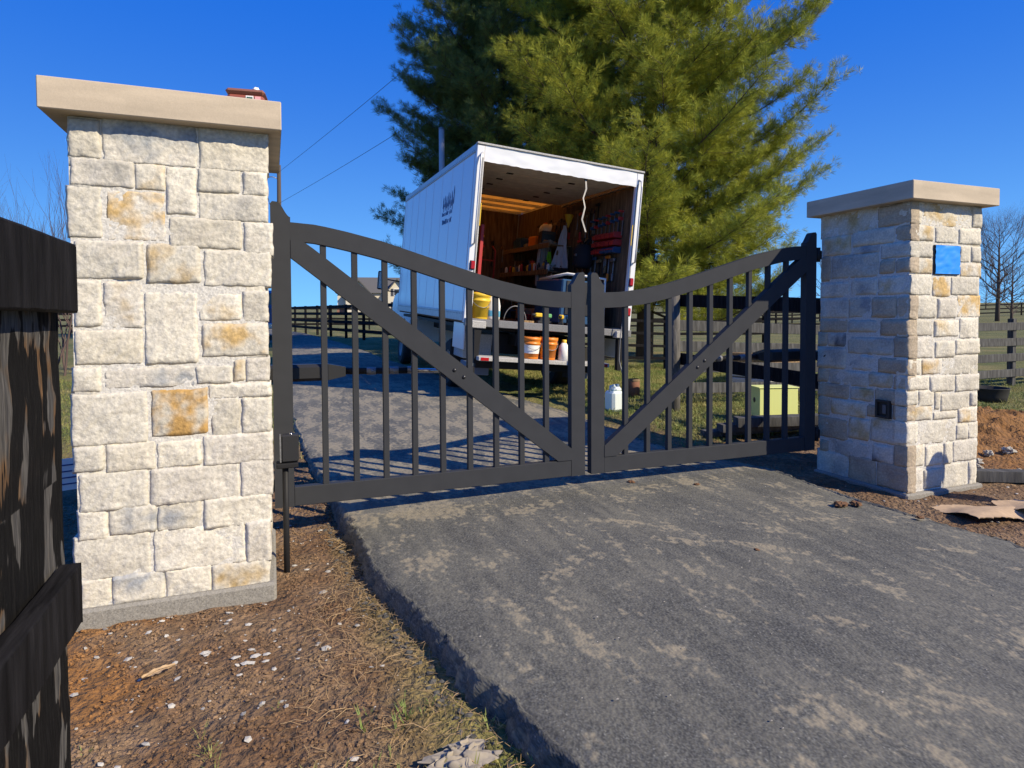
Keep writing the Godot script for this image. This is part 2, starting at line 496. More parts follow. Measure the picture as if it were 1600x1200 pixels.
# ------------------------------------------------------------------ ground
func spread_lines(lo: float, a: float, b: float, hi: float, step: float, grow: float) -> PackedFloat32Array:
	# fine steps between a and b, growing steps out to lo and hi
	var down := []
	var s := step
	var x := a
	while x > lo:
		s *= grow
		x -= s
		down.append(x)
	down.reverse()
	var out := PackedFloat32Array(down)
	x = a
	while x < b:
		out.append(x)
		x += step
	s = step
	while x < hi:
		out.append(x)
		s *= grow
		x += s
	out.append(x)
	return out

func ground_colour(x: float, z: float) -> Color:
	var a := n_lo.get_noise_2d(x * 2.0 + 7.0, z * 2.0)
	var b := n_mid.get_noise_2d(x * 1.5, z * 1.5 + 9.0)
	var h := n_hi.get_noise_2d(x, z)
	var dirt := Color(0.205, 0.113, 0.055).lerp(Color(0.31, 0.20, 0.112), clampf(0.45 + 0.9 * b, 0.0, 1.0))
	var clay := clampf(smooth01(-2.55, -3.0, x + b * 0.4) * smooth01(-0.4, 0.4, z) * smooth01(2.4, 1.2, z + a * 0.5), 0.0, 1.0)
	clay = maxf(clay, smooth01(3.2, 4.0, x) * smooth01(1.3, 0.3, z + b * 0.5) * smooth01(-1.8, -1.0, z) * smooth01(6.8, 5.6, x))
	dirt = dirt.lerp(Color(0.38, 0.17, 0.04), clay * 0.7)
	dirt = dirt * (1.0 + 0.22 * h)
	var grass := Color(0.14, 0.165, 0.03).lerp(Color(0.34, 0.285, 0.095), clampf(0.40 + 1.0 * a + 0.7 * b + 0.25 * h, 0.0, 1.0))
	var far := sqrt(x * x + z * z)
	grass = grass.lerp(Color(0.225, 0.215, 0.065), smooth01(20.0, 70.0, far) * 0.6)
	var c := grass.lerp(dirt, dirt_share(x, z))
	c.a = 1.0
	return c

func make_ground() -> void:
	var xs := spread_lines(-420.0, -5.2, 6.2, 420.0, 0.042, 1.07)
	var zs := spread_lines(-520.0, -4.6, 4.2, 60.0, 0.042, 1.065)
	var nx := xs.size() - 1
	var nz := zs.size() - 1
	var v := PackedVector3Array()
	var c := PackedColorArray()
	var uv := PackedVector2Array()
	v.resize((nx + 1) * (nz + 1)); c.resize(v.size()); uv.resize(v.size())
	var k := 0
	for j in nz + 1:
		for i in nx + 1:
			var x := xs[i]
			var z := zs[j]
			var y := ground_y(x, z)
			if absf(x) < 12.0 and z > -14.0:
				y += n_mid.get_noise_2d(x * 2.0, z * 2.0) * 0.016 + n_hi.get_noise_2d(x * 0.8, z * 0.8) * 0.012
			v[k] = Vector3(x, y, z)
			c[k] = ground_colour(x, z)
			uv[k] = Vector2(x, z)
			k += 1
	structure("ground", sheet(nx, nz, v, c, uv, true), M.ground)

func asphalt_texture() -> ImageTexture:
	var w := 1024
	var h := 2048
	var big := noise(0.006, 41, 3).get_image(w, h)
	var mid := noise(0.021, 42, 4).get_image(w, 1100)
	mid.resize(w, h, Image.INTERPOLATE_CUBIC)
	var streak := noise(0.035, 45, 3).get_image(w, 400)
	streak.resize(w, h, Image.INTERPOLATE_CUBIC)
	var S := streak.get_data()
	var fine := noise(0.09, 43, 3).get_image(w, h)
	var A := big.get_data()
	var B := mid.get_data()
	var C := fine.get_data()
	var out := PackedByteArray()
	out.resize(w * h * 3)
	var r := RandomNumberGenerator.new()
	r.seed = 5
	# smears of clay carried by boots and tyres: x, z, half length, half width, turn, strength
	var smears := [[-1.25, -0.28, 0.30, 0.20, 0.2, 1.3], [0.3, 1.0, 0.30, 0.05, 0.75, 1.0], [0.55, 1.22, 0.26, 0.035, 0.75, 0.9], [-0.1, 0.75, 0.22, 0.06, 0.7, 1.0], [-0.25, 0.35, 0.2, 0.05, 0.5, 0.9], [-0.9, 0.9, 0.12, 0.08, 0.3, 0.9], [1.35, 0.55, 0.25, 0.08, 0.2, 0.9], [0.4, -0.2, 0.35, 0.06, 0.1, 0.8], [-0.6, -0.1, 0.3, 0.09, -0.3, 0.8], [-0.35, 1.6, 0.2, 0.05, 0.9, 0.8], [1.2, 1.35, 0.25, 0.03, 0.5, 0.8], [0.9, 0.75, 0.2, 0.04, 0.3, 0.9], [-0.75, 1.35, 0.1, 0.05, 0.4, 0.7], [1.6, 0.95, 0.2, 0.04, 0.4, 0.9], [0.0, 1.75, 0.14, 0.05, 0.8, 0.9], [-0.2, -0.5, 0.5, 0.08, 0.1, 0.6]]
	var extra := PackedFloat32Array()
	extra.resize(w * h)
	for s in smears:
		var rad: float = s[2] * 1.3
		var i0 := int((s[0] - rad + 2.2) / 4.6 * w)
		var i1 := int((s[0] + rad + 2.2) / 4.6 * w)
		var j0 := int((s[1] - rad + 6.5) / 11.0 * h)
		var j1 := int((s[1] + rad + 6.5) / 11.0 * h)
		var cs := cos(s[4])
		var sn := sin(s[4])
		for j in range(maxi(j0, 0), mini(j1, h)):
			for i in range(maxi(i0, 0), mini(i1, w)):
				var dx: float = i * 4.6 / w - 2.2 - s[0]
				var dz: float = j * 11.0 / h - 6.5 - s[1]
				var a: float = (dx * cs + dz * sn) / s[2]
				var b: float = (dz * cs - dx * sn) / s[3]
				var e := 1.0 - a * a - b * b
				if e > 0.0:
					var o := j * w + i
					extra[o] = maxf(extra[o], s[5] * minf(e * 2.0, 1.0))
	for j in h:
		var z := j * 11.0 / h - 6.5
		var dusty := 0.13 * smooth01(0.6, -1.2, z)
		for i in w:
			var o := j * w + i
			var a := A[o] / 255.0
			var b := B[o] / 255.0
			var c := C[o] / 255.0
			var t := S[o] / 255.0
			var s := 0.44 * b + 0.18 * a + 0.28 * c + 0.13 * t + dusty + extra[o] * (0.07 + 0.20 * c)
			var tan_ := clampf((s - 0.605) * 6.5, 0.0, 0.58) * (0.4 + 0.6 * c)
			var dust := clampf((0.34 * a + 0.33 * c + 0.33 * t - 0.35 + dusty * 0.7) * 2.0, 0.0, 0.6)
			var g := 0.295 + 0.05 * b + (r.randf() - 0.5) * 0.19
			if r.randf() < 0.012:
				g += 0.2
			var rr := g
			var gg := g * 0.995
			var bb := g * 0.93
			rr += (0.475 - rr) * dust; gg += (0.46 - gg) * dust; bb += (0.405 - bb) * dust
			rr += (0.69 - rr) * tan_; gg += (0.625 - gg) * tan_; bb += (0.50 - bb) * tan_
			out[o * 3] = int(clampf(rr, 0, 1) * 255)
			out[o * 3 + 1] = int(clampf(gg, 0, 1) * 255)
			out[o * 3 + 2] = int(clampf(bb, 0, 1) * 255)
	return ImageTexture.create_from_image(Image.create_from_data(w, h, false, Image.FORMAT_RGB8, out))

func make_drive() -> void:
	var zs := PackedFloat32Array()
	var z := 9.0
	while z > -58.0:
		zs.append(z)
		if z > 4.0: z -= 0.2
		elif z > -2.6: z -= 0.022
		elif z > -8.0: z -= 0.12
		else: z -= 0.8
	zs.reverse()
	var cols := 60
	var skirt := [[0.075, -0.19], [0.066, -0.15], [0.058, -0.118], [0.05, -0.09], [0.042, -0.062], [0.033, -0.038], [0.022, -0.019], [0.011, -0.006]]
	var nx := cols + skirt.size() * 2
	var nz := zs.size() - 1
	var v := PackedVector3Array()
	var uv := PackedVector2Array()
	for j in nz + 1:
		z = zs[j]
		var y := drive_y(z)
		var wob := n_mid.get_noise_2d(3.0, z * 2.0) * 0.03 + n_hi.get_noise_2d(5.0, z * 1.5) * 0.02
		var wob2 := n_mid.get_noise_2d(40.0, z * 2.0) * 0.04 + n_hi.get_noise_2d(55.0, z * 1.5) * 0.02
		var l := drive_left(z) + wob
		var r := drive_right(z) + wob2
		for i in nx + 1:
			var p: Vector3
			var s := skirt.size()
			if i < s:
				var rough := n_hi.get_noise_2d(z * 1.6, i * 0.21) + 0.6 * n_hi.get_noise_2d(z * 4.0, i * 0.5 + 30.0)
				var loose := smooth01(8.0, 5.0, float(i))
				p = Vector3(l - skirt[i][0] + rough * (0.005 + 0.013 * loose), y + skirt[i][1] + n_hi.get_noise_2d(z * 3.0, i * 0.4 + 50.0) * (0.003 + 0.008 * loose), z)
			elif i > nx - s:
				var q := nx - i
				p = Vector3(r + skirt[q][0] + n_hi.get_noise_2d(z * 3.0, q * 9.0 + 90.0) * 0.02, y + skirt[q][1] * (0.45 if z > -1.0 else 0.5), z)
			else:
				var u := float(i - s) / cols
				u = 0.5 - 0.5 * cos(u * PI) * (0.75 + 0.25 * absf(cos(u * PI)))
				var e := minf(u, 1.0 - u) * 3.5
				p = Vector3(lerpf(l, r, u), y - 0.012 * exp(-e * 18.0) + 0.02 * sin(u * PI) + n_mid.get_noise_2d(lerpf(l, r, u) * 0.8, z * 0.8) * 0.008 + n_hi.get_noise_2d(lerpf(l, r, u) * 2.0, z * 2.0) * (0.0015 + 0.009 * exp(-e * 30.0)), z)
			v.append(p)
			var fold := 0.0
			if i < s: fold = skirt[i][1]
			elif i > nx - s: fold = -skirt[nx - i][1]
			uv.append(Vector2((p.x + fold + 2.2) / 4.6, (p.z + 6.5) / 11.0))
	var m := mat(1, 1, 1, 0.88)
	m.albedo_texture = asphalt_texture()
	m.heightmap_enabled = true
	m.heightmap_texture = asphalt_bump()
	m.heightmap_scale = 0.32
	m.texture_repeat = true
	structure("driveway", sheet(nx, nz, v, PackedColorArray(), uv, true), m)

func asphalt_bump() -> ImageTexture:
	var im := noise(0.28, 44, 2).get_image(1024, 2048)
	return ImageTexture.create_from_image(im)

# ------------------------------------------------------------------ masonry
func stone_mesh(w: float, h: float, kind: int, seed_: int, res: float, depth := 0.09, proud := 1.0) -> ArrayMesh:
	# a rock-faced block: rough front at z = 0, rounded edges running back into the mortar
	var r := RandomNumberGenerator.new()
	r.seed = seed_ * 7919 + 13
	var nx := clampi(int(w / res), 4, 30)
	var ny := clampi(int(h / res), 4, 24)
	var ox := r.randf() * 100.0
	var oy := r.randf() * 100.0
	var lift := r.randf_range(-0.003, 0.005) * proud
	var planes := []
	for k in 4 + r.randi() % 4:
		var an := r.randf() * TAU
		var sl := r.randf_range(0.02, 0.13)
		planes.append(Vector3(cos(an) * sl, sin(an) * sl, r.randf_range(0.0015, 0.010) * proud))
	var tint := r.randf_range(0.86, 1.08)
	var cream := Color(0.76, 0.715, 0.615).lerp(Color(0.71, 0.655, 0.54), r.randf())
	if r.randf() < 0.2:
		cream = Color(0.74, 0.69, 0.60)
	var other := cream
	var cover: float = {1: 1.15, 5: 1.3, 2: 0.8}.get(kind, 0.7)
	var share := 0.0
	match kind:
		1: other = Color(0.64, 0.44, 0.19); share = 0.9
		2: other = Color(0.62, 0.45, 0.22); share = 0.75
		3: other = Color(0.40, 0.415, 0.43); share = 0.9
		4: other = Color(0.46, 0.44, 0.40); share = 0.6
		5: other = Color(0.62, 0.375, 0.125); share = 1.0
		6: other = Color(0.17, 0.18, 0.20); share = 1.2
		7: cream = Color(0.61, 0.50, 0.365); other = Color(0.48, 0.39, 0.29); share = 0.7  # browner stone for the shaded face only, its shade tone partly in the colour
		_: other = Color(0.56, 0.51, 0.43); share = 0.35
	var cx := r.randf_range(-0.3, 0.3) * w
	var cy := r.randf_range(-0.3, 0.3) * h
	var v := PackedVector3Array()
	var c := PackedColorArray()
	var uv := PackedVector2Array()
	for j in ny + 3:
		for i in nx + 3:
			var u := clampf((i - 1) / float(nx), 0.0, 1.0)
			var t := clampf((j - 1) / float(ny), 0.0, 1.0)
			var x := (u - 0.5) * w
			var y := (t - 0.5) * h
			var ex := minf(u, 1.0 - u) * w
			var ey := minf(t, 1.0 - t) * h
			var rim := 0.0055
			var e := 1.0 - maxf(0.0, 1.0 - ex / rim) ** 2.0
			e = minf(e, 1.0 - maxf(0.0, 1.0 - ey / rim) ** 2.0)
			var big := n_mid.get_noise_3d(x * 4.0 + ox, y * 4.0 + oy, 3.0)
			var ridge := absf(n_mid.get_noise_3d(x * 9.0 + oy, y * 9.0 + ox, 7.0))
			var small := n_hi.get_noise_3d(x * 6.0 + ox, y * 6.0, oy)
			var z := 0.02
			for pl in planes:
				z = minf(z, pl.x * x + pl.y * y + pl.z)
			z = maxf(z, -0.003) + lift + (big * 0.006 + (0.22 - ridge) * 0.009 + small * 0.002) * proud
			z = lerpf(-0.0075, z, e)
			# wobbling outline
			var wx := n_hi.get_noise_2d(y * 1.2 + ox, 5.0 + signf(x) * 9.0) * 0.006
			var wy := n_hi.get_noise_2d(x * 1.2 + oy, 25.0 + signf(y) * 9.0) * 0.006
			x += wx * (absf(u - 0.5) * 2.0)
			y += wy * (absf(t - 0.5) * 2.0)
			if i == 0 or j == 0 or i == nx + 2 or j == ny + 2:
				z = -depth
			v.append(Vector3(x, y, z))
			uv.append(Vector2(x, y))
			var blot := n_mid.get_noise_3d(x * 3.0 + ox * 2.0, y * 3.0, oy) * 1.9 + n_hi.get_noise_3d(x * 2.0 + ox, y * 2.0, oy) * 0.7 + cover - Vector2((x - cx) / w, (y - cy) / h).length() * 1.3
			var col := cream.lerp(other, clampf(blot * share, 0.0, 1.0)) * tint * (1.0 + 0.10 * small)
			col.a = 1.0
			c.append(col)
	return sheet(nx + 2, ny + 2, v, c, uv)

func lay_face(p: Node3D, rows: Array, base: Transform3D, res: float, seed_: int, y_off: float) -> void:
	for i in range(0, rows.size(), 5):
		var w: float = maxf(rows[i + 2] + 0.007, 0.03)
		var h: float = maxf(rows[i + 3] + 0.007, 0.03)
		var o := part("stone", stone_mesh(w, h, int(rows[i + 4]), seed_ + i, res), M.stone, p)
		o.transform = base * Transform3D(Basis.IDENTITY, Vector3(rows[i], rows[i + 1] - y_off, 0))

func random_face(seed_: int) -> Array:
	# courses for the faces that the photograph does not show
	var r := RandomNumberGenerator.new()
	r.seed = seed_
	var out := []
	var y := 0.01
	while y < 2.15:
		var h := minf(r.randf_range(0.11, 0.19), 2.17 - y)
		if 2.17 - y - h < 0.07:
			h = 2.17 - y
		var x := -0.395
		while x < 0.38:
			var w := r.randf_range(0.14, 0.36)
			if 0.395 - x - w < 0.1:
				w = 0.395 - x
			out.append_array([x + w * 0.5, y + h * 0.5, w - 0.012, h - 0.012, [0, 0, 0, 2, 3, 4][r.randi() % 6]])
			x += w
		y += h
	return out

func face_basis(k: int) -> Transform3D:
	# 0 front (+z), 1 right (+x), 2 back (-z), 3 left (-x): local x along the face, z out of it
	var b := Basis(Vector3.UP, k * PI * 0.5)
	return Transform3D(b, b * Vector3(0, 0, 0.400))

func cap_geo() -> SurfaceTool:
	return boxed(Vector3(0, 0.067, 0), Vector3(0.96, 0.134, 0.96), 0.004)

func make_pillars() -> void:
	var L := thing("stone_pillar", "cream rubble stone gate pillar on the left, nearest the camera, with a flat limestone cap", "pillar", Vector3(-PILLAR_X, 0.102, 0.0), 0.0, "stone gate pillars")
	part("mortar", boxed(Vector3(0, 1.088, 0), Vector3(0.787, 2.176, 0.787)), M.mortar, L)
	var ly := 0.102
	lay_face(L, LEFT_STONES, face_basis(0), 0.0105, 100, ly)
	for k in [1, 2, 3]:
		lay_face(L, random_face(40 + k), face_basis(k), 0.03, 1000 * k, 0.0)
	part("footing", footing_geo(0.85, 0.30, 3), M.footing, L, Transform3D(Basis.IDENTITY, Vector3(0, -0.15, 0)))
	part("cap", cap_geo(), M.cap, L, Transform3D(Basis.IDENTITY, Vector3(0, 2.178, 0)))
	var R := thing("stone_pillar", "cream stone gate pillar on the right with a square of blue tape on its sunlit face", "pillar", Vector3(PILLAR_X, 0.053, 0.0), 0.0, "stone gate pillars")
	part("mortar", boxed(Vector3(0, 1.088, 0), Vector3(0.787, 2.176, 0.787)), M.mortar, R)
	lay_face(R, LIT_STONES, face_basis(0), 0.016, 5000, 0.053)
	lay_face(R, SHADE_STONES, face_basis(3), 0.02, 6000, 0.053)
	for k in [1, 2]:
		lay_face(R, random_face(60 + k), face_basis(k), 0.03, 7000 + 1000 * k, 0.0)
	part("footing", footing_geo(0.86, 0.30, 9), M.footing, R, Transform3D(Basis.IDENTITY, Vector3(0, -0.15, 0)))
	part("cap", cap_geo(), M.cap, R, Transform3D(Basis.IDENTITY, Vector3(0, 2.178, 0)))
	# the opening for a keypad, covered with blue tape
	var tape := mat(0.004, 0.25, 0.84, 0.55)
	var rec := geo()
	box(rec, Vector3(0.004, 1.752, 0.395), Vector3(0.285, 0.225, 0.02), 0.004)
	part("keypad_box", rec, M.black_plastic, R)
	var tm := grid_mesh(16, 14, func(i, j):
		var x: float = (i / 16.0 - 0.5) * 0.272
		var y: float = (j / 14.0 - 0.5) * 0.215
		return Vector3(x + 0.004, y + 1.754, 0.411 + n_mid.get_noise_2d(x * 5.0, y * 16.0) * 0.006 + n_hi.get_noise_2d(x * 1.0, y * 4.0) * 0.0015))
	part("blue_tape", tm, tape, R)
	# the black box let into the shaded face
	var jb := thing("junction_box", "small black box let into the shaded face of the right pillar", "electrical box", Vector3(2.214, 0.663, 0.2145))
	var fr := geo()
	for s in [-1.0, 1.0]:
		box(fr, Vector3(-0.012, 0, s * 0.05), Vector3(0.035, 0.14, 0.018), 0.002)
		box(fr, Vector3(-0.012, s * 0.061, 0), Vector3(0.035, 0.018, 0.082), 0.002)
	part("frame", fr, M.black_plastic, jb)
	part("cover", boxed(Vector3(-0.002, 0, 0), Vector3(0.02, 0.104, 0.082)), M.black_plastic, jb)
	part("latch", boxed(Vector3(-0.016, 0, 0.012), Vector3(0.012, 0.07, 0.03), 0.003), mat(0.12, 0.12, 0.13, 0.4), jb)

func footing_geo(w: float, h: float, seed_: int) -> SurfaceTool:
	var st := geo()
	box(st, Vector3(0, 0, 0), Vector3(w, h, w), 0.012)
	return st

# ------------------------------------------------------------------ gates
func rail_y(t: float) -> float:
	# height of the top rail's upper edge; t = 0 at the hinge, 1 at the meeting stile
	return ramp(t, [0.0, 1.967, 0.08, 1.958, 0.17, 1.926, 0.29, 1.874, 0.40, 1.811, 0.56, 1.719, 0.70, 1.643, 0.82, 1.594, 0.92, 1.570, 1.0, 1.564])

func stile_poly(w: float, y0: float, y_shoulder: float, y_top: float, high_left: bool) -> PackedVector2Array:
	# a stile whose head sweeps up in an ogee on its outer side
	var p := PackedVector2Array()
	p.append(Vector2(0, y0))
	p.append(Vector2(w, y0))
	p.append(Vector2(w, y_shoulder))
	var n := 12
	for i in n + 1:
		var t := float(i) / n
		var x := w * (1.0 - 0.66 * t)
		var y := lerpf(y_shoulder + 0.012, y_top, smooth01(0.0, 1.0, t))
		p.append(Vector2(x, y))
	p.append(Vector2(w * 0.1, y_top + 0.002))
	p.append(Vector2(0, y_top - 0.012))
	if not high_left:
		for i in p.size():
			p[i].x = w - p[i].x
	return p

func gate_leaf(called: String, label: String, x_hinge: float, dir: float, width: float, bars: int) -> Node3D:
	# local x runs from the hinge towards the meeting stile times dir; the front face is at z = 0
	var g := thing(called, label, "gate", Vector3(x_hinge, 0.0, GATE_Z), 0.0, "driveway gate leaves")
	var th := 0.06
	var sw := 0.112
	var mk := func(poly: PackedVector2Array) -> PackedVector2Array:
		for i in poly.size():
			poly[i].x *= dir
		return poly
	var st := geo()
	prism(st, mk.call(stile_poly(sw, 0.243, 1.985, 2.085, true)), -th, 0.0)
	part("hinge_stile", st, M.gate, g)
	st = geo()
	var mp := stile_poly(0.108, 0.243, 1.605, 1.705, false)
	for i in mp.size():
		mp[i].x += width - 0.108
	prism(st, mk.call(mp), -th, 0.0)
	part("meeting_stile", st, M.gate, g)
	var x0 := sw
	var x1 := width - 0.108
	# the sweeping top rail
	var up := PackedVector2Array()
	var lo := PackedVector2Array()
	for i in 29:
		var t := i / 28.0
		var x := lerpf(x0, x1, t)
		var slope := (rail_y(minf(t + 0.03, 1.0)) - rail_y(maxf(t - 0.03, 0.0))) / (0.06 * (x1 - x0))
		up.append(Vector2(x, rail_y(t)))
		lo.append(Vector2(x, rail_y(t) - 0.112 * sqrt(1.0 + slope * slope)))
	lo.reverse()
	up.append_array(lo)
	st = geo()
	prism(st, mk.call(up), -th + 0.002, -0.002)
	part("top_rail", st, M.gate, g)
	st = geo()
	box(st, Vector3((x0 + x1) * 0.5 * dir, 0.302, -th * 0.5), Vector3(x1 - x0, 0.116, th - 0.004), 0.003)
	part("bottom_rail", st, M.gate, g)
	# the brace from the hinge head down to the meeting foot
	var br := PackedVector2Array([Vector2(x0, 1.754), Vector2(x0, 1.862), Vector2(x0 + 0.06, 1.862), Vector2(x0 + 0.13, 1.812), Vector2(x1, 0.443), Vector2(x1, 0.361), Vector2(x1 - 0.105, 0.361)])
	st = geo()
	prism(st, mk.call(br), -th + 0.009, 0.004)
	part("brace", st, M.gate, g)
	for k in [0.548, 0.583]:
		var b := Vector2(x0, 1.81).lerp(Vector2(x1 - 0.03, 0.405), k)
		part("bolt", lathed([Vector2(0.013, 0), Vector2(0.012, 0.005), Vector2(0.007, 0.009), Vector2(0, 0.0105)], 12, Transform3D(Basis(Vector3.RIGHT, PI / 2), Vector3(b.x * dir, b.y, 0.004))), M.bolt, g)
	var pitch := (x1 - x0) / (bars + 1.0)
	for i in bars:
		var x := x0 + pitch * (i + 1)
		var top := rail_y((x - x0) / (x1 - x0)) - 0.09
		part("bar", boxed(Vector3(x * dir, (0.355 + top) * 0.5, -th * 0.5), Vector3(0.036, top - 0.355, 0.036), 0.002), M.gate, g)
	# hinges reaching to the pillar
	for y in [0.375, 1.90]:
		var h := part("hinge", boxed(Vector3(-0.035 * dir, y, -0.03), Vector3(0.07, 0.075, 0.05), 0.006), M.black_iron, g)
		var barrel := geo(true)
		cyl(barrel, Vector3(-0.03 * dir, y - 0.06, -0.01), Vector3(-0.03 * dir, y + 0.06, -0.01), 0.017, 12)
		part("barrel", barrel, M.black_iron, h)
	return g

func operator_arm(x_post: float, dir: float, label: String) -> void:
	# a ram opener behind the leaf: motor housing on the pillar side, chrome ram fixed to the leaf
	var o := thing("gate_opener", label, "gate opener", Vector3(x_post, 1.035, -0.62), 0.0, "gate openers")
	var st := geo()
	box(st, Vector3(0.07 * dir, 0, 0), Vector3(0.38, 0.11, 0.10), 0.02)
	part("housing", st, M.black_plastic, o)
	st = geo()
	var p := PackedVector2Array([Vector2(0.26, -0.055), Vector2(0.26, 0.055), Vector2(0.38, 0.03), Vector2(0.38, -0.03)])
	for i in p.size():
		p[i].x *= dir
	prism(st, p, -0.04, 0.04)
	part("nose", st, M.black_plastic, o)
	st = geo(true)
	cyl(st, Vector3(0.38 * dir, 0, 0), Vector3(0.80 * dir, -0.008, 0.04), 0.022, 14)
	part("tube", st, M.black_iron, o)
	st = geo(true)
	cyl(st, Vector3(0.80 * dir, -0.008, 0.04), Vector3(1.16 * dir, -0.015, 0.15), 0.016, 14)
	part("ram", st, M.chrome, o)
	for k in [0.52, 0.67, 0.79]:
		st = geo(true)
		cyl(st, Vector3(k * dir, -0.003, 0.013 + (k - 0.5) * 0.1), Vector3((k + 0.06) * dir, -0.004, 0.018 + (k - 0.45) * 0.1), 0.0255, 14)
		part("collar", st, M.galv, o)
	part("leaf_bracket", boxed(Vector3(1.18 * dir, -0.016, 0.19), Vector3(0.06, 0.07, 0.10), 0.006), M.black_iron, o)
	part("pillar_bracket", boxed(Vector3(-0.19 * dir, 0, 0.16), Vector3(0.16, 0.08, 0.40), 0.008), M.black_iron, o)

func make_gates() -> void:
	gate_leaf("gate_leaf", "left black steel gate leaf with swept top rail and brace falling to the right", -2.19, 1.0, 2.099, 9)
	gate_leaf("gate_leaf", "right black steel gate leaf, its hinge end in the shadow of the right pillar", 2.105, -1.0, 2.145, 9)
	operator_arm(-2.12, 1.0, "black ram gate opener behind the left gate leaf")
	operator_arm(2.10, -1.0, "black ram gate opener behind the right gate leaf")
	# safety beam on a stem beside the left pillar
	var s := thing("safety_beam", "black sensor box on a thin stem in the dirt beside the left pillar", "sensor", Vector3(-2.135, 0.0, 0.10))
	var st := geo()
	box(st, Vector3(0.025, 0.695, 0), Vector3(0.088, 0.145, 0.07), 0.006)
	part("housing", st, M.black_plastic, s)
	part("flange", boxed(Vector3(0.01, 0.605, 0), Vector3(0.11, 0.025, 0.09), 0.004), M.black_iron, s)
	st = geo(true)
	cyl(st, Vector3(0, -0.03, 0), Vector3(0, 0.60, 0), 0.016, 12)
	part("stem", st, M.black_iron, s)
	part("screw", lathed([Vector2(0.009, 0), Vector2(0.008, 0.005), Vector2(0, 0.006)], 10, Transform3D(Basis.IDENTITY, Vector3(0.03, 0.768, 0))), M.chrome, s)
	part("side_plate", boxed(Vector3(-0.0235, 0.695, 0.0), Vector3(0.007, 0.14, 0.076)), M.galv, s)

# ------------------------------------------------------------------ fences
func rough_board(ln: float, h: float, th: float, seed_: int) -> ArrayMesh:
	# a sawn board with slightly wandering edges, length along z from 0 to -len, h along y
	var n := maxi(int(ln / 0.05), 6)
	var v := PackedVector3Array()
	var c := PackedColorArray()
	var uv := PackedVector2Array()
	# ring: four corners with small chamfers -> 8 points
	var ring := [Vector2(-1, -0.93), Vector2(-0.86, -1), Vector2(0.86, -1), Vector2(1, -0.93), Vector2(1, 0.93), Vector2(0.86, 1), Vector2(-0.86, 1), Vector2(-1, 0.93), Vector2(-1, -0.93)]
	for j in n + 1:
		var z := -ln * j / n
		for k in ring.size():
			var q: Vector2 = ring[k]
			var wob := n_hi.get_noise_2d(z * 0.8 + seed_, q.y * 3.0 + (k % 8)) * 0.0025
			v.append(Vector3(q.x * th * 0.5 + wob, q.y * h * 0.5 + n_mid.get_noise_2d(z * 0.6, seed_ + q.y) * 0.004 + wob, z))
			uv.append(Vector2(k / 8.0, z))
	var m := sheet(ring.size() - 1, n, v, c, uv, false)
	return m

func plank(called: String, a: Vector3, b: Vector3, h: float, th: float, m: Material, parent: Node, seed_ := 0) -> Node3D:
	# a board from a to b (parent axes) with its wide face upright, ends closed
	var d := b - a
	var z := -d.normalized()
	var x := Vector3.UP.cross(z).normalized()
	var bs := Basis(x, z.cross(x), z)
	var st := SurfaceTool.new()
	st.begin(Mesh.PRIMITIVE_TRIANGLES)
	st.append_from(rough_board(d.length(), h, th, seed_), 0, Transform3D.IDENTITY)
	var me := st.commit()
	var o := part(called, me, m, parent, Transform3D(bs, a))
	var e := geo()
	for zz in [0.0, -d.length()]:
		quad(e, Vector3(-th, -h, 2 * zz) * 0.5, Vector3(th, -h, 2 * zz) * 0.5, Vector3(th, h, 2 * zz) * 0.5, Vector3(-th, h, 2 * zz) * 0.5, Vector3(0, 0, 1 if zz == 0.0 else -1))
	e.generate_normals()
	e.commit(me)
	return o

func peeling_texture() -> ImageTexture:
	# black paint flaking off weathered wood, strips running down the post
	var w := 512
	var h := 1024
	var a := noise(0.012, 71, 4).get_image(w, h / 4)
	a.resize(w, h, Image.INTERPOLATE_CUBIC)
	var b := noise(0.008, 72, 3).get_image(w, h)
	var c := noise(0.16, 73, 3).get_image(w, h / 8)
	c.resize(w, h, Image.INTERPOLATE_CUBIC)
	var A := a.get_data()
	var B := b.get_data()
	var C := c.get_data()
	var out := PackedByteArray()
	out.resize(w * h * 3)
	var r := RandomNumberGenerator.new()
	r.seed = 9
	for o in w * h:
		var s := (0.62 * A[o] + 0.36 * B[o] + 0.05 * C[o]) / 255.0
		var g := 0.075 + 0.05 * C[o] / 255.0 + (r.randf() - 0.5) * 0.05
		var col := Color(g, g * 0.98, g)
		if s > 0.585:
			var t := clampf((s - 0.585) * 40.0, 0.0, 1.0)
			var bare := Color(0.44, 0.34, 0.25).lerp(Color(0.36, 0.35, 0.34), clampf((B[o] - 95) / 60.0, 0.0, 1.0))
			col = col.lerp(bare * (0.65 + 0.5 * C[o] / 255.0), t)
		elif C[o] > 215 and r.randf() < 0.25:
			col = col.lerp(Color(0.42, 0.38, 0.33), 0.45)
		out[o * 3] = int(clampf(col.r, 0, 1) * 255)
		out[o * 3 + 1] = int(clampf(col.g, 0, 1) * 255)
		out[o * 3 + 2] = int(clampf(col.b, 0, 1) * 255)
	return ImageTexture.create_from_image(Image.create_from_data(w, h, false, Image.FORMAT_RGB8, out))

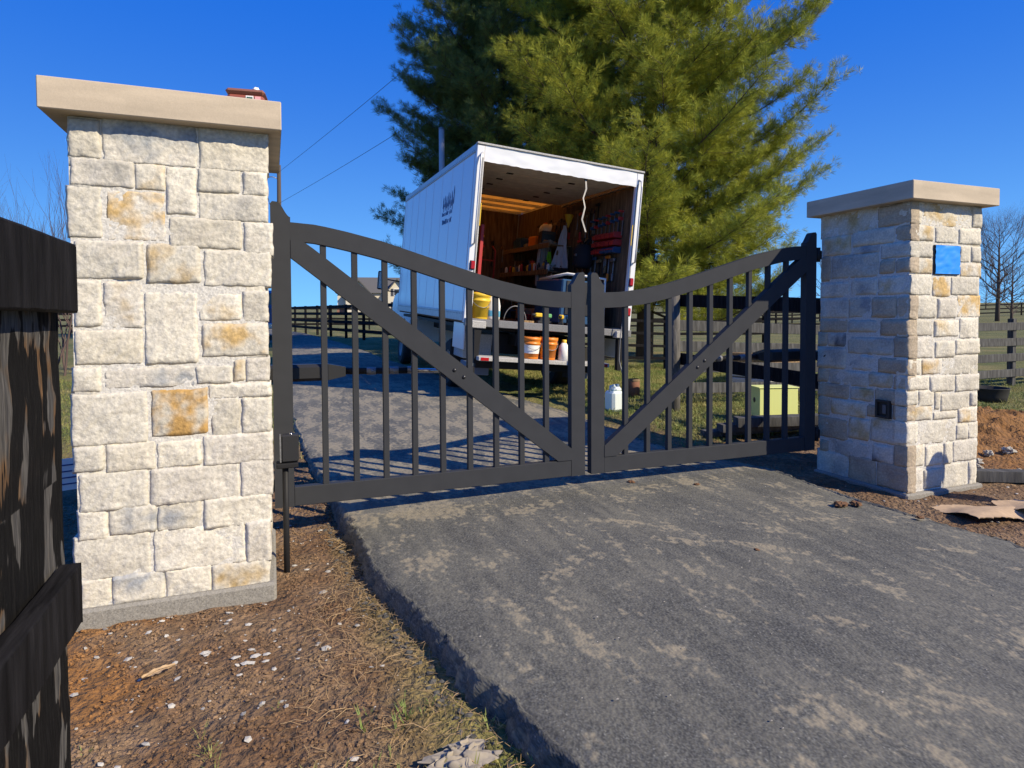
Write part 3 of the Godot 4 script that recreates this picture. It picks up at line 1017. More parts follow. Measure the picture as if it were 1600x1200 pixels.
func make_near_fence() -> void:
	# the end of an old black board fence close to the camera on the left
	var f := thing("board_fence", "old black board fence with peeling paint, close to the camera at the left edge", "fence", Vector3(-2.66, 0.0, 2.06))
	var pm := mat(1, 1, 1, 0.85)
	pm.metallic_specular = 0.15
	pm.albedo_texture = peeling_texture()
	pm.uv1_triplanar = true
	pm.uv1_scale = Vector3(1.9, 0.62, 1.9)
	pm.uv1_offset = Vector3(0.2, 0.35, 0.6)
	pm.heightmap_enabled = true
	pm.heightmap_texture = M.grain_deep
	pm.heightmap_scale = 0.5
	# post: a wide squared timber with worn corners
	var v := PackedVector3Array()
	var uv := PackedVector2Array()
	var hx := 0.075
	var hz := 0.31
	var rim := [Vector2(hx, -hz + 0.02), Vector2(hx, hz - 0.02), Vector2(hx - 0.02, hz), Vector2(-hx + 0.02, hz), Vector2(-hx, hz - 0.02), Vector2(-hx, -hz + 0.02), Vector2(-hx + 0.02, -hz), Vector2(hx - 0.02, -hz), Vector2(hx, -hz + 0.02)]
	var rows := 60
	for j in rows + 1:
		var y := -0.15 + 1.68 * j / rows
		for k in rim.size():
			var q: Vector2 = rim[k]
			var wob := n_hi.get_noise_3d(q.x * 3.0, y * 0.7, q.y * 3.0) * 0.005 + n_mid.get_noise_2d(y, q.y * 3.0) * 0.004
			v.append(Vector3(q.x + wob, y, q.y + wob))
			uv.append(Vector2(k / 8.0, y))
	part("post", sheet(rim.size() - 1, rows, v, PackedColorArray(), uv, true), pm, f, Transform3D(Basis.IDENTITY, Vector3(-0.045, 0, 0.235)))
	part("post_top", boxed(Vector3(-0.045, 1.52, 0.235), Vector3(0.14, 0.03, 0.6), 0.01), M.black_paint, f)
	plank("board", Vector3(0.052, 1.485, -0.035), Vector3(0.052, 1.485, 1.9), 0.15, 0.038, M.black_paint, f, 3)
	plank("board", Vector3(0.06, 0.812, 0.022), Vector3(0.06, 0.812, 1.9), 0.13, 0.04, M.black_paint, f, 8)
	plank("board", Vector3(0.052, 0.22, -0.03), Vector3(0.052, 0.22, 1.9), 0.14, 0.038, M.black_paint, f, 13)

func rail_fence(called: String, label: String, a: Vector3, b: Vector3, rails: Array, bay: float, board_m: Material, post_m: Material, post_h: float, round_posts: bool, board_h := 0.13, group := "board fences", front := 1.0) -> Node3D:
	# posts every bay along the ground from a to b, with boards nailed on one face
	var f := thing(called, label, "fence", Vector3(a.x, ground_y(a.x, a.z), a.z), 0.0, group)
	var d := b - a
	d.y = 0
	var n := maxi(1, int(round(d.length() / bay)))
	var nrm := Vector3(-d.z, 0, d.x).normalized() * front
	var oy := f.position.y
	for i in n + 1:
		var p := a + d * (float(i) / n)
		var gy := ground_y(p.x, p.z) - oy
		var at := Vector3(p.x - a.x, gy, p.z - a.z)
		if round_posts:
			var st := geo(true)
			tube(st, [at + Vector3(0, -0.2, 0), at + Vector3(0.005, post_h * 0.5, 0), at + Vector3(0, post_h, 0)], [0.085, 0.08, 0.075], 14)
			part("post", st, post_m, f)
		else:
			part("post", boxed(at + Vector3(0, post_h * 0.5 - 0.1, 0), Vector3(0.1, post_h + 0.2, 0.1), 0.006, Basis(Vector3.UP, atan2(-d.z, d.x))), post_m, f)
	var off := nrm * ((0.08 if round_posts else 0.05) + 0.014)
	for i in n:
		var p := a + d * (float(i) / n)
		var q := a + d * (float(i + 1) / n)
		var py := ground_y(p.x, p.z) - oy
		var qy := ground_y(q.x, q.z) - oy
		for r in rails:
			var pa: Vector3 = Vector3(p.x - a.x, py + r, p.z - a.z) + off
			var qa: Vector3 = Vector3(q.x - a.x, qy + r, q.z - a.z) + off
			plank("board", pa + (qa - pa) * 0.002, qa - (qa - pa) * 0.002, board_h, 0.025, board_m, f, i * 7 + int(r * 100))
	return f

func make_back_fences() -> void:
	# black boards along the right edge of the drive, running back from the right pillar
	var log_post := textured(mat(0.20, 0.185, 0.165, 0.95), M.grain, 2.0, M.grain_deep, 0.6)
	rail_fence("board_fence", "black two-board fence running back from the right pillar on a grey log post", Vector3(2.62, 0, -3.05), Vector3(2.76, 0, -0.5), [0.66, 1.41], 2.6, M.black_paint, log_post, 1.55, true, 0.15, "board fences", -1.0)
	# weathered grey boards across the paddock on the right
	rail_fence("board_fence", "weathered grey four-board fence across the grass to the right of the right pillar", Vector3(2.85, 0, -3.35), Vector3(20.4, 0, -4.0), [0.24, 0.52, 0.80, 1.08], 2.5, M.grey_board, M.grey_board, 1.22, false, 0.14, "board fences", 1.0)
	# black fence behind the truck on the right, further paddocks
	rail_fence("board_fence", "black four-rail fence in the paddock behind the truck's right side", Vector3(3.6, 0, -8.4), Vector3(8.3, 0, -7.5), [0.25, 0.52, 0.79, 1.06], 2.35, M.black_paint, M.black_paint, 1.18, false, 0.06, "board fences", 1.0)
	rail_fence("board_fence", "black board fence far along the left of the truck beside the drive", Vector3(2.1, 0, -17.0), Vector3(-1.4, 0, -35.0), [0.35, 0.70, 1.05, 1.36], 2.4, M.black_paint, M.black_paint, 1.45, false, 0.13, "board fences", -1.0)
	rail_fence("board_fence", "distant black fence crossing the field beyond the left gate leaf", Vector3(-14.0, 0, -40.0), Vector3(9.0, 0, -38.0), [0.35, 0.70, 1.05, 1.36], 2.6, M.black_paint, M.black_paint, 1.45, false, 0.13, "board fences", 1.0)
	rail_fence("board_fence", "far black fence crossing the field under the bare tree", Vector3(34.0, 0, -42.0), Vector3(92.0, 0, -33.0), [0.35, 0.75, 1.15], 2.9, M.black_paint, M.black_paint, 1.3, false, 0.13, "board fences", 1.0)
	rail_fence("board_fence", "black fence far behind the right gate leaf", Vector3(14.0, 0, -30.0), Vector3(44.0, 0, -27.0), [0.35, 0.75, 1.15], 2.6, M.black_paint, M.black_paint, 1.3, false, 0.12, "board fences", 1.0)
	# paddock gate of black pipe left of the truck
	var g := thing("pipe_gate", "black pipe paddock gate standing left of the truck", "gate", Vector3(2.0, ground_y(2.0, -16.5), -16.5), 0.25)
	for y in [0.3, 0.58, 0.86, 1.14, 1.42]:
		var st := geo(true)
		cyl(st, Vector3(0, y, 0), Vector3(2.4, y, 0), 0.03, 8)
		part("pipe", st, M.black_iron, g)
	for x in [0.0, 1.2, 2.4]:
		var st2 := geo(true)
		cyl(st2, Vector3(x, 0.05, 0), Vector3(x, 1.45, 0), 0.035, 8)
		part("upright", st2, M.black_iron, g)
	var st3 := geo(true)
	cyl(st3, Vector3(0, 0.3, 0), Vector3(2.4, 1.42, 0), 0.025, 8)
	part("brace", st3, M.black_iron, g)

# ------------------------------------------------------------------ box truck
var truck: Node3D
const ORD := ["first", "second", "third", "fourth", "fifth", "sixth", "seventh", "eighth", "ninth", "tenth", "eleventh", "twelfth", "thirteenth", "fourteenth", "fifteenth", "sixteenth", "seventeenth", "eighteenth"]
const TW := 1.275
const TH := 2.335
const TL := 4.96

func make_truck() -> void:
	truck = thing("box_truck", "white box truck parked behind the gate with its rear door rolled up", "truck", Vector3(1.463, 1.239, -4.333))
	truck.rotation = Vector3(0.038, -0.015, -0.08)
	var t := truck
	# body panels; the inner lining is plywood
	for s in [-1.0, 1.0]:
		var w := part("side_panel", boxed(Vector3(s * (TW - 0.012), TH * 0.5, -TL * 0.5 - 0.03), Vector3(0.024, TH - 0.06, TL - 0.06)), M.white_paint, t)
		part("lining", boxed(Vector3(s * (TW - 0.035), TH * 0.5, -TL * 0.5 - 0.03), Vector3(0.018, TH - 0.1, TL - 0.1)), M.dark_ply, w)
		for k in 8:
			part("seam", boxed(Vector3(s * (TW + 0.001), TH * 0.5, -0.6 - 0.6 * k), Vector3(0.004, TH - 0.2, 0.03), 0.001), M.white_paint, w)
		part("top_trim", boxed(Vector3(s * (TW - 0.005), TH - 0.045, -TL * 0.5), Vector3(0.032, 0.11, TL), 0.006), M.alu, t)
		var rv := geo()
		for k in 60:
			for yy in [TH - 0.075, 0.09]:
				box(rv, Vector3(s * (TW + 0.012), yy, -0.06 - k * (TL - 0.12) / 59.0), Vector3(0.006, 0.016, 0.016), 0.002)
		part("rivets", rv, M.galv, w)
		part("bottom_trim", boxed(Vector3(s * (TW - 0.005), 0.055, -TL * 0.5), Vector3(0.034, 0.13, TL), 0.006), M.alu, t)
		part("corner_post", boxed(Vector3(s * (TW - 0.03), TH * 0.5, -TL - 0.01), Vector3(0.07, TH, 0.07), 0.025), M.alu, t)
	part("front_panel", boxed(Vector3(0, TH * 0.5, -TL - 0.01), Vector3(TW * 2 - 0.16, TH - 0.02, 0.03)), M.white_paint, t)
	part("front_lining", boxed(Vector3(0, TH * 0.5, -TL + 0.03), Vector3(TW * 2 - 0.14, TH - 0.08, 0.015)), M.dark_ply, t)
	part("floor", boxed(Vector3(0, -0.01, -TL * 0.5), Vector3(TW * 2 - 0.08, 0.05, TL - 0.04)), M.dark_ply, t)
	# translucent roof skin on bows
	var roof := part("roof", boxed(Vector3(0, TH + 0.008, -TL * 0.5 - 0.04), Vector3(TW * 2 - 0.02, 0.006, TL - 0.08)), M.roof_skin, t)
	for k in 9:
		part("roof_bow", boxed(Vector3(0, TH - 0.022, -0.35 - k * 0.56), Vector3(TW * 2 - 0.1, 0.045, 0.05)), M.alu, roof)
	# the rolled-up door lies under the rear half of the roof
	var door := thing_part("rolled_door", t)
	for k in 5:
		var pz := -0.22 - k * 0.47
		var pn := part("door_panel", boxed(Vector3(0, 2.19, pz - 0.22), Vector3(2.22, 0.018, 0.455), 0.003), M.door_panel, door)
		for hx in [-0.55, 0.45]:
			part("hinge", boxed(Vector3(hx, 2.176, pz - 0.445), Vector3(0.10, 0.012, 0.055), 0.003), M.black_iron, pn)
	for s in [-1.0, 1.0]:
		part("track", boxed(Vector3(s * 1.17, 2.17, -1.3), Vector3(0.04, 0.04, 2.5)), M.galv, door)
	# rear frame
	part("header", dented_header(), M.white_paint, t)
	part("header_lip", boxed(Vector3(0, TH + 0.012, 0.01), Vector3(TW * 2 + 0.01, 0.03, 0.08), 0.006), M.dirty_white, t)
	for s in [-1.0, 1.0]:
		var p := part("rear_post", boxed(Vector3(s * (TW - 0.055), TH * 0.5 - 0.02, 0.0), Vector3(0.11, TH + 0.02, 0.07), 0.008), M.white_paint, t)
		part("post_groove", boxed(Vector3(s * (TW - 0.09), TH * 0.5 - 0.02, 0.037), Vector3(0.018, TH - 0.3, 0.008)), M.galv, p)
		var gr := geo(true)
		tube(gr, [Vector3(s * (TW - 0.05), 1.02, 0.036), Vector3(s * (TW - 0.05), 1.03, 0.085), Vector3(s * (TW - 0.05), 1.25, 0.09), Vector3(s * (TW - 0.05), 2.1, 0.09), Vector3(s * (TW - 0.055), 2.2, 0.07), Vector3(s * (TW - 0.08), 2.23, 0.036)], [0.013], 8)
		part("grab_rail", gr, M.alu, p)
		part("reflector", boxed(Vector3(s * (TW - 0.115), 1.42, 0.036), Vector3(0.012, 0.3, 0.006)), M.yellow, p)
		for ly in [0.74, 0.30]:
			var lamp := part("tail_lamp", boxed(Vector3(s * (TW - 0.06), ly, 0.052), Vector3(0.06, 0.11, 0.03), 0.01), M.red_lens, p)
			part("lamp_rim", boxed(Vector3(s * (TW - 0.06), ly, 0.038), Vector3(0.072, 0.122, 0.01), 0.004), M.black_plastic, lamp)
	# deck edge and lift gate
	part("deck_edge", boxed(Vector3(0, -0.015, 0.05), Vector3(TW * 2 - 0.02, 0.10, 0.09), 0.006), M.galv, t)
	part("under_deck", boxed(Vector3(0, -0.09, -TL * 0.5), Vector3(TW * 2 - 0.2, 0.05, TL - 0.3)), M.black_iron, t)
	for s in [-1.0, 1.0]:
		part("lift_bracket", boxed(Vector3(s * 1.09, -0.04, 0.09), Vector3(0.2, 0.10, 0.12), 0.01), M.dirty_white, t)
		var arm := geo()
		prism(arm, PackedVector2Array([Vector2(-0.05, -0.08), Vector2(0.05, -0.08), Vector2(0.035, -0.56), Vector2(-0.02, -0.56)]), 0.04, 0.12, Transform3D(Basis.IDENTITY, Vector3(s * 1.09, 0, 0)))
		part("lift_arm", arm, M.black_iron, t)
	part("lift_step", boxed(Vector3(-0.11, -0.485, 0.10), Vector3(1.95, 0.055, 0.28), 0.006), M.dirty_white, t)
	for rx in [-1.0, 0.78]:
		part("step_reflector", boxed(Vector3(rx, -0.485, 0.242), Vector3(0.11, 0.04, 0.008)), M.red_lens, t)
	part("lift_beam", boxed(Vector3(-0.1, -0.585, -0.05), Vector3(1.9, 0.09, 0.10), 0.006), M.black_iron, t)
	part("bumper_box", boxed(Vector3(0, -0.30, -0.55), Vector3(1.25, 0.30, 0.30), 0.01), M.black_iron, t)
	part("tool_box", boxed(Vector3(-0.92, -0.36, -0.62), Vector3(0.42, 0.36, 0.5), 0.01), M.dirty_white, t)
	part("battery_box", boxed(Vector3(-0.95, -0.66, -0.35), Vector3(0.34, 0.18, 0.3), 0.01), mat(0.10, 0.13, 0.19, 0.5), t)
	var hitch := geo()
	prism(hitch, PackedVector2Array([Vector2(0.5, -0.55), Vector2(0.95, -0.5), Vector2(0.95, -0.72), Vector2(0.62, -0.74)]), -0.25, -0.2)
	part("mud_guard", hitch, M.dirty_white, t)
	# chassis and wheels, each standing on its own bit of ground
	for s in [-1.0, 1.0]:
		part("chassis_rail", boxed(Vector3(s * 0.42, -0.22, -3.3), Vector3(0.08, 0.18, 6.4), 0.006), M.black_iron, t)
	var axle := geo(true)
	cyl(axle, Vector3(-0.8, -0.70, -1.33), Vector3(0.8, -0.58, -1.33), 0.06, 12)
	part("rear_axle", axle, M.black_iron, t)
	wheel(t, 0.86, -1.33, 0.42)
	wheel(t, -0.86, -1.33, 0.42)
	wheel(t, 0.88, -5.75, 0.24)
	wheel(t, -0.88, -5.75, 0.24)
	# mud flaps
	for s in [-1.0, 1.0]:
		part("mud_flap", boxed(Vector3(s * 0.93, -0.55, -0.88), Vector3(0.5, 0.5, 0.015)), M.rubber, t)
		part("skirt", boxed(Vector3(s * (TW - 0.06), -0.22, -0.35), Vector3(0.02, 0.36, 0.55), 0.004), M.white_paint, t)
	# cab
	var prof := PackedVector2Array([Vector2(5.08, -0.62), Vector2(5.08, 1.02), Vector2(5.2, 1.12), Vector2(5.75, 1.13), Vector2(5.95, 1.06), Vector2(6.55, 0.44), Vector2(7.25, 0.30), Vector2(7.42, 0.18), Vector2(7.46, -0.2), Vector2(7.42, -0.62), Vector2(6.2, -0.62), Vector2(6.12, -0.3), Vector2(5.75, -0.18), Vector2(5.4, -0.3), Vector2(5.32, -0.62)])
	var cab_x := Transform3D(Basis(Vector3(0, 0, -1), Vector3.UP, Vector3(1, 0, 0)), Vector3.ZERO)
	var cs := geo()
	prism(cs, prof, -0.97, 0.97, cab_x)
	var cab := part("cab", cs, M.white_paint, t)
	for s in [-1.0, 1.0]:
		var wn := geo()
		prism(wn, PackedVector2Array([Vector2(5.3, 0.42), Vector2(5.3, 0.95), Vector2(5.82, 0.98), Vector2(6.38, 0.44)]), s * 0.972 - 0.004, s * 0.972 + 0.004, cab_x)
		part("side_window", wn, M.glass, cab)
		var arm2 := geo(true)
		tube(arm2, [Vector3(s * 0.96, 0.62, -6.3), Vector3(s * 1.42, 0.66, -6.32)], [0.014], 6)
		tube(arm2, [Vector3(s * 0.96, 0.38, -6.3), Vector3(s * 1.42, 0.40, -6.32)], [0.014], 6)
		var mir := part("mirror", boxed(Vector3(s * 1.44, 0.62, -6.32), Vector3(0.2, 0.42, 0.09), 0.02), M.black_plastic, cab)
		part("mirror_arm", arm2, M.black_plastic, mir)
		part("mirror_glass", boxed(Vector3(s * 1.44, 0.62, -6.272), Vector3(0.16, 0.36, 0.006)), M.chrome, mir)
		part("door_handle", boxed(Vector3(s * 0.985, 0.28, -5.35), Vector3(0.03, 0.03, 0.14), 0.008), M.black_plastic, cab)
		part("head_lamp", boxed(Vector3(s * 0.72, 0.0, -7.465), Vector3(0.36, 0.18, 0.03), 0.01), M.white_plastic, cab)
	var ws := geo()
	prism(ws, PackedVector2Array([Vector2(-0.82, -0.37), Vector2(0.82, -0.37), Vector2(0.72, 0.37), Vector2(-0.72, 0.37)]), -0.004, 0.004, Transform3D(Basis(Vector3.RIGHT, -0.785) * Basis.IDENTITY, Vector3(0, 0.755, -6.262)))
	part("windscreen", ws, M.glass, cab)
	part("front_bumper", boxed(Vector3(0, -0.52, -7.5), Vector3(1.94, 0.2, 0.12), 0.02), M.chrome, cab)
	# the printed sign on the left side: a row of pickets over two lines of lettering
	var ink := mat(0.02, 0.09, 0.26, 0.5)
	var lg := geo()
	var lx := -TW - 0.0035
	var tops := [0.10, 0.13, 0.09, 0.17, 0.12, 0.16, 0.27]
	for k in 7:
		var zz := -1.62 + k * 0.105
		var y0 := 1.68 + 0.02 * sin(k * 2.1)
		var y1: float = 1.80 + tops[k] * 0.55
		picket(lg, lx, zz, y0, y1, 0.038)
		if k < 6:
			picket(lg, lx, zz + 0.05, y0 - 0.06, y1 - 0.10, 0.028)
	var rr := RandomNumberGenerator.new()
	rr.seed = 77
	for line in [[1.585, -1.64, -0.98, 0.062], [1.46, -1.60, -1.06, 0.072]]:
		var zz: float = line[1]
		var kk := 0
		while zz < line[2]:
			kk += 1
			if kk in [8, 12]:
				zz += 0.05
				continue
			var hh: float = line[3] * (1.0 if rr.randf() < 0.4 else 0.78)
			box(lg, Vector3(lx, line[0] - line[3] * 0.5 + hh * 0.5, zz), Vector3(0.003, hh, 0.012))
			if rr.randf() < 0.75:
				box(lg, Vector3(lx, line[0] - line[3] * 0.5 + hh * (0.92 if rr.randf() < 0.5 else 0.5), zz + 0.016), Vector3(0.0028, 0.014, 0.026))
			if rr.randf() < 0.6:
				box(lg, Vector3(lx, line[0] - line[3] * 0.5 + hh * 0.4, zz + 0.03), Vector3(0.0029, hh * 0.75, 0.011))
			zz += 0.058
	part("painted_sign", lg, ink, t)

func picket(st: SurfaceTool, x: float, z: float, y0: float, y1: float, w: float) -> void:
	prism(st, PackedVector2Array([Vector2(-w * 0.25, y0), Vector2(w * 0.25, y0), Vector2(w * 0.25, lerpf(y0, y1, 0.5)), Vector2(w * 0.5, lerpf(y0, y1, 0.6)), Vector2(0, y1), Vector2(-w * 0.5, lerpf(y0, y1, 0.6)), Vector2(-w * 0.25, lerpf(y0, y1, 0.5))]), -0.0015, 0.0015, Transform3D(Basis(Vector3(0, 0, 1), Vector3.UP, Vector3(-1, 0, 0)), Vector3(x, 0, z)))

func thing_part(called: String, parent: Node) -> Node3D:
	var o := Node3D.new()
	o.name = called
	parent.add_child(o, true)
	return o

func dented_header() -> ArrayMesh:
	# the rear header plate, knocked about along its lower edge
	var st := SurfaceTool.new()
	st.begin(Mesh.PRIMITIVE_TRIANGLES)
	var m := grid_mesh(60, 8, func(i, j):
		var x: float = (i / 60.0 - 0.5) * (TW * 2 - 0.22)
		var y: float = TH - 0.215 + j / 8.0 * 0.215
		var e: float = 1.0 - j / 8.0
		return Vector3(x, y + n_hi.get_noise_2d(x * 0.7, 3.0) * 0.012 * e, 0.03 + n_mid.get_noise_2d(x * 1.1, y * 1.5) * 0.009 + n_hi.get_noise_2d(x * 0.5, y) * 0.006 * e))
	st.append_from(m, 0, Transform3D.IDENTITY)
	box(st, Vector3(0, TH - 0.1, -0.02), Vector3(TW * 2 - 0.2, 0.2, 0.05))
	st.generate_normals()
	return st.commit()

func wheel(t: Node3D, x: float, z: float, width: float) -> void:
	# finds the ground below and sets the wheel on it
	var rad := 0.375
	var p := t.transform * Vector3(x, -0.95, z)
	var gy := maxf(ground_y(p.x, p.z), drive_y(p.z) if p.x > drive_left(p.z) and p.x < drive_right(p.z) else -9.0)
	var c := t.transform.affine_inverse() * Vector3(p.x, gy + rad - 0.012, p.z)
	var xf := Transform3D(Basis(Vector3(0, 0, 1), -PI / 2), c)
	var hw := width * 0.5
	var tyre := part("wheel", lathed([Vector2(0.2, -hw), Vector2(0.33, -hw), Vector2(0.365, -hw + 0.03), Vector2(rad, -hw + 0.07), Vector2(rad, hw - 0.07), Vector2(0.365, hw - 0.03), Vector2(0.33, hw), Vector2(0.2, hw)], 28, xf, false), M.rubber, t)
	part("rim", lathed([Vector2(0, -hw + 0.05), Vector2(0.18, -hw + 0.05), Vector2(0.215, -hw), Vector2(0.215, hw), Vector2(0.18, hw - 0.05), Vector2(0, hw - 0.05)], 20, xf, false), M.dirty_white, tyre)

# ------------------------------------------------------------------ what the truck carries
func cargo(called: String, label: String, category: String, at: Vector3, turn := 0.0, group := "") -> Node3D:
	var o := thing(called, label, category, Vector3.ZERO, 0.0, group)
	o.transform = truck.transform * Transform3D(Basis(Vector3.UP, turn), at)
	return o

func bucket_geo(r: float, h: float) -> SurfaceTool:
	return lathed([Vector2(0, 0), Vector2(r * 0.84, 0), Vector2(r * 0.86, 0.01), Vector2(r * 0.95, h * 0.66), Vector2(r * 1.02, h * 0.68), Vector2(r * 1.02, h * 0.73), Vector2(r * 0.96, h * 0.75), Vector2(r * 0.97, h * 0.84), Vector2(r * 1.04, h * 0.86), Vector2(r * 1.04, h), Vector2(r * 0.98, h), Vector2(r * 0.88, 0.03), Vector2(0, 0.03)], 24)

func bucket(called: String, label: String, at: Vector3, r: float, h: float, body: Material, in_truck: bool) -> Node3D:
	var b: Node3D = cargo(called, label, "bucket", at, 0.0, "plastic buckets") if in_truck else thing(called, label, "bucket", at, 0.0, "plastic buckets")
	part("body", bucket_geo(r, h), body, b)
	var st := geo(true)
	var pts := []
	for k in 13:
		var a := PI * k / 12.0
		pts.append(Vector3(cos(a) * r * 1.05, h * 0.86 + sin(a) * -h * 0.42, sin(a) * r * 0.35 + r * 0.72 * sin(a)))
	tube(st, pts, [0.004], 5)
	part("handle", st, M.galv, b)
	return b

func cloth(called: String, label: String, category: String, at: Vector3, top_w: float, bot_w: float, h: float, m: Material, seed_: int, turn := 0.0) -> Node3D:
	# something of cloth hung from one point: gathered folds that open downwards
	var o := cargo(called, label, category, at, turn)
	var nx := 24
	var ny := 18
	part("cloth", grid_mesh(nx, ny, func(i, j):
		var u: float = i / float(nx) - 0.5
		var t: float = 1.0 - j / float(ny)
		var w: float = lerpf(top_w, bot_w, t)
		var fold: float = sin(u * 19.0 + seed_ + t * 1.5) * 0.03 * (0.35 + t) + n_mid.get_noise_2d(u * 2.0 + seed_, t * 1.4) * 0.06
		var hem: float = n_mid.get_noise_2d(u * 3.0, seed_ * 3.0) * 0.22 * t
		return Vector3(u * w + (t * t) * 0.06 * sin(seed_ * 1.7), -h * t * (1.0 + hem), fold)), m, o)
	var hook := geo(true)
	tube(hook, [Vector3(0, -0.01, -0.02), Vector3(0, 0.035, 0.0), Vector3(0, 0.02, 0.03)], [0.006], 6)
	part("hook", hook, M.black_iron, o)
	return o

func hand_tool(called: String, label: String, at: Vector3, ln: float, handle: Material, seed_: int, group: String) -> void:
	var o := cargo(called, label, "tool", at, 0.0, group)
	var r := RandomNumberGenerator.new()
	r.seed = seed_
	var st := geo(true)
	cyl(st, Vector3(0, -ln, 0), Vector3(0, -0.02, 0), 0.012, 8)
	part("shaft", st, M.galv if r.randf() < 0.5 else M.black_iron, o)
	part("head", boxed(Vector3(-0.02, -0.03, 0), Vector3(0.03, 0.05, 0.11 + 0.05 * r.randf()), 0.006), handle, o)
	part("grip", boxed(Vector3(-0.005, -ln + 0.05, 0), Vector3(0.034, 0.12, 0.04), 0.008), handle, o)

func make_truck_load() -> void:
	# fitted shelves
	var shelf := func(label: String, y: float, x: float, z0: float, z1: float, w: float, m: Material):
		var o := cargo("wooden_shelf", label, "shelf", Vector3(x, y, (z0 + z1) * 0.5), 0.0, "shelves in the truck")
		part("board", boxed(Vector3.ZERO, Vector3(w, 0.022, absf(z1 - z0))), m, o)
		part("edge", boxed(Vector3(-signf(x) * w * 0.5, -0.01, 0), Vector3(0.025, 0.085, absf(z1 - z0)), 0.003), m, o)
		for z in [z0 + 0.1, z1 - 0.1]:
			part("bracket", boxed(Vector3(signf(x) * 0.1, -0.09, z - (z0 + z1) * 0.5), Vector3(w * 0.6, 0.15, 0.03)), m, o)
	shelf.call("upper wooden shelf along the left wall inside the truck", 1.28, -1.02, -4.7, -0.95, 0.4, M.wood)
	shelf.call("lower wooden shelf along the left wall inside the truck", 0.80, -1.02, -4.7, -0.95, 0.4, M.ply)
	shelf.call("upper pale wooden shelf on the right wall inside the truck", 1.40, 1.0, -4.5, -2.1, 0.42, M.wood)
	shelf.call("lower pale wooden shelf on the right wall inside the truck", 0.92, 0.98, -4.5, -2.0, 0.45, M.ply)
	shelf.call("high wooden shelf under the roof on the left wall inside the truck", 1.85, -1.04, -4.7, -1.3, 0.36, M.dark_ply)
	var rp := cargo("red_post", "red steel post standing just inside the left edge of the truck opening", "post", Vector3(-0.83, 0.02, -0.9))
	part("shaft", boxed(Vector3(0, 0.7, 0), Vector3(0.05, 1.4, 0.05), 0.004), M.red, rp)
	part("foot", boxed(Vector3(0, 0.01, 0), Vector3(0.12, 0.02, 0.12), 0.003), M.red, rp)
	var ht := cargo("hand_truck", "red tubular hand truck at the back of the truck's load space", "hand truck", Vector3(0.15, 0.02, -3.6))
	for s in [-1.0, 1.0]:
		part("rail", tubed([Vector3(s * 0.15, 0.1, 0), Vector3(s * 0.15, 1.3, 0), Vector3(s * 0.08, 1.38, 0)], [0.018], 8), M.red, ht)
		part("wheel", lathed([Vector2(0.05, -0.03), Vector2(0.12, -0.02), Vector2(0.12, 0.02), Vector2(0.05, 0.03)], 16, Transform3D(Basis(Vector3(0, 0, 1), PI / 2), Vector3(s * 0.2, 0.12, -0.05))), M.rubber, ht)
	for y in [0.4, 0.75, 1.1]:
		part("rung", tubed([Vector3(-0.15, y, 0), Vector3(0.15, y, 0)], [0.012], 8), M.red, ht)
	# boxes and gear on the shelves
	var r := RandomNumberGenerator.new()
	r.seed = 321
	var kinds := [["tool_case", "dark case", M.black_plastic], ["cardboard_box", "small cardboard box", M.cardboard], ["red_case", "red power tool case", M.red], ["grey_case", "grey case", M.grey_cloth], ["orange_case", "orange tool case", M.orange], ["blue_case", "dark blue tool case", M.blue]]
	var rows := [[1.303, -1.02, -4.5, -1.1, "on the truck's upper left shelf"], [0.823, -1.02, -4.5, -1.1, "on the truck's lower left shelf"], [0.03, -1.0, -4.5, -1.2, "on the truck floor below the left shelves"], [1.873, -1.04, -4.5, -1.4, "on the high left shelf in the truck"], [1.423, 1.02, -4.3, -2.9, "on the truck's upper right shelf"], [0.943, 1.02, -4.3, -3.0, "on the truck's lower right shelf"], [0.03, 0.95, -4.5, -2.2, "on the truck floor by the right wall"]]
	for row in rows:
		var z: float = row[2]
		var nth := -1
		while z < row[3]:
			var kd: Array = kinds[[0, 0, 1, 2, 3, 3, 4, 5, 0, 5][r.randi() % 10]]
			var sz := Vector3(r.randf_range(0.16, 0.3), r.randf_range(0.1, 0.3), r.randf_range(0.12, 0.32))
			nth += 1
			var o := cargo(kd[0], "%s, %s from the front, %s" % [kd[1], ORD[nth], row[4]], "case", Vector3(row[1], row[0], z + sz.z * 0.5), r.randf_range(-0.2, 0.2), kd[1] + "s " + row[4])
			part("body", boxed(Vector3(0, sz.y * 0.5 - 0.004, 0), sz, 0.012), kd[2], o)
			part("lid", boxed(Vector3(0, sz.y * 0.78, 0), Vector3(sz.x + 0.012, 0.02, sz.z + 0.012), 0.004), kd[2], o)
			var hd := geo(true)
			tube(hd, [Vector3(0, sz.y - 0.006, -0.05), Vector3(0, sz.y + 0.03, -0.04), Vector3(0, sz.y + 0.03, 0.04), Vector3(0, sz.y - 0.006, 0.05)], [0.008], 6)
			part("handle", hd, M.black_plastic, o)
			z += sz.z + r.randf_range(0.03, 0.14)
	# right wall: a row of clamps, red bins, hanging gear
	for k in 8:
		var o := cargo("bar_clamp", "%s bar clamp from the opening in the row on the truck's right wall" % ORD[k], "clamp", Vector3(1.21, 1.80 - 0.01 * k, -0.35 - 0.13 * k), 0.0, "row of bar clamps")
		part("bar", boxed(Vector3(0, -0.15, 0), Vector3(0.012, 0.38, 0.022)), M.galv, o)
		part("jaw", boxed(Vector3(-0.04, 0.02, 0), Vector3(0.09, 0.03, 0.025), 0.005), M.blue if k % 3 else M.red, o)
		part("slide", boxed(Vector3(-0.035, -0.09, 0), Vector3(0.08, 0.05, 0.028), 0.006), M.blue if k % 3 else M.red, o)
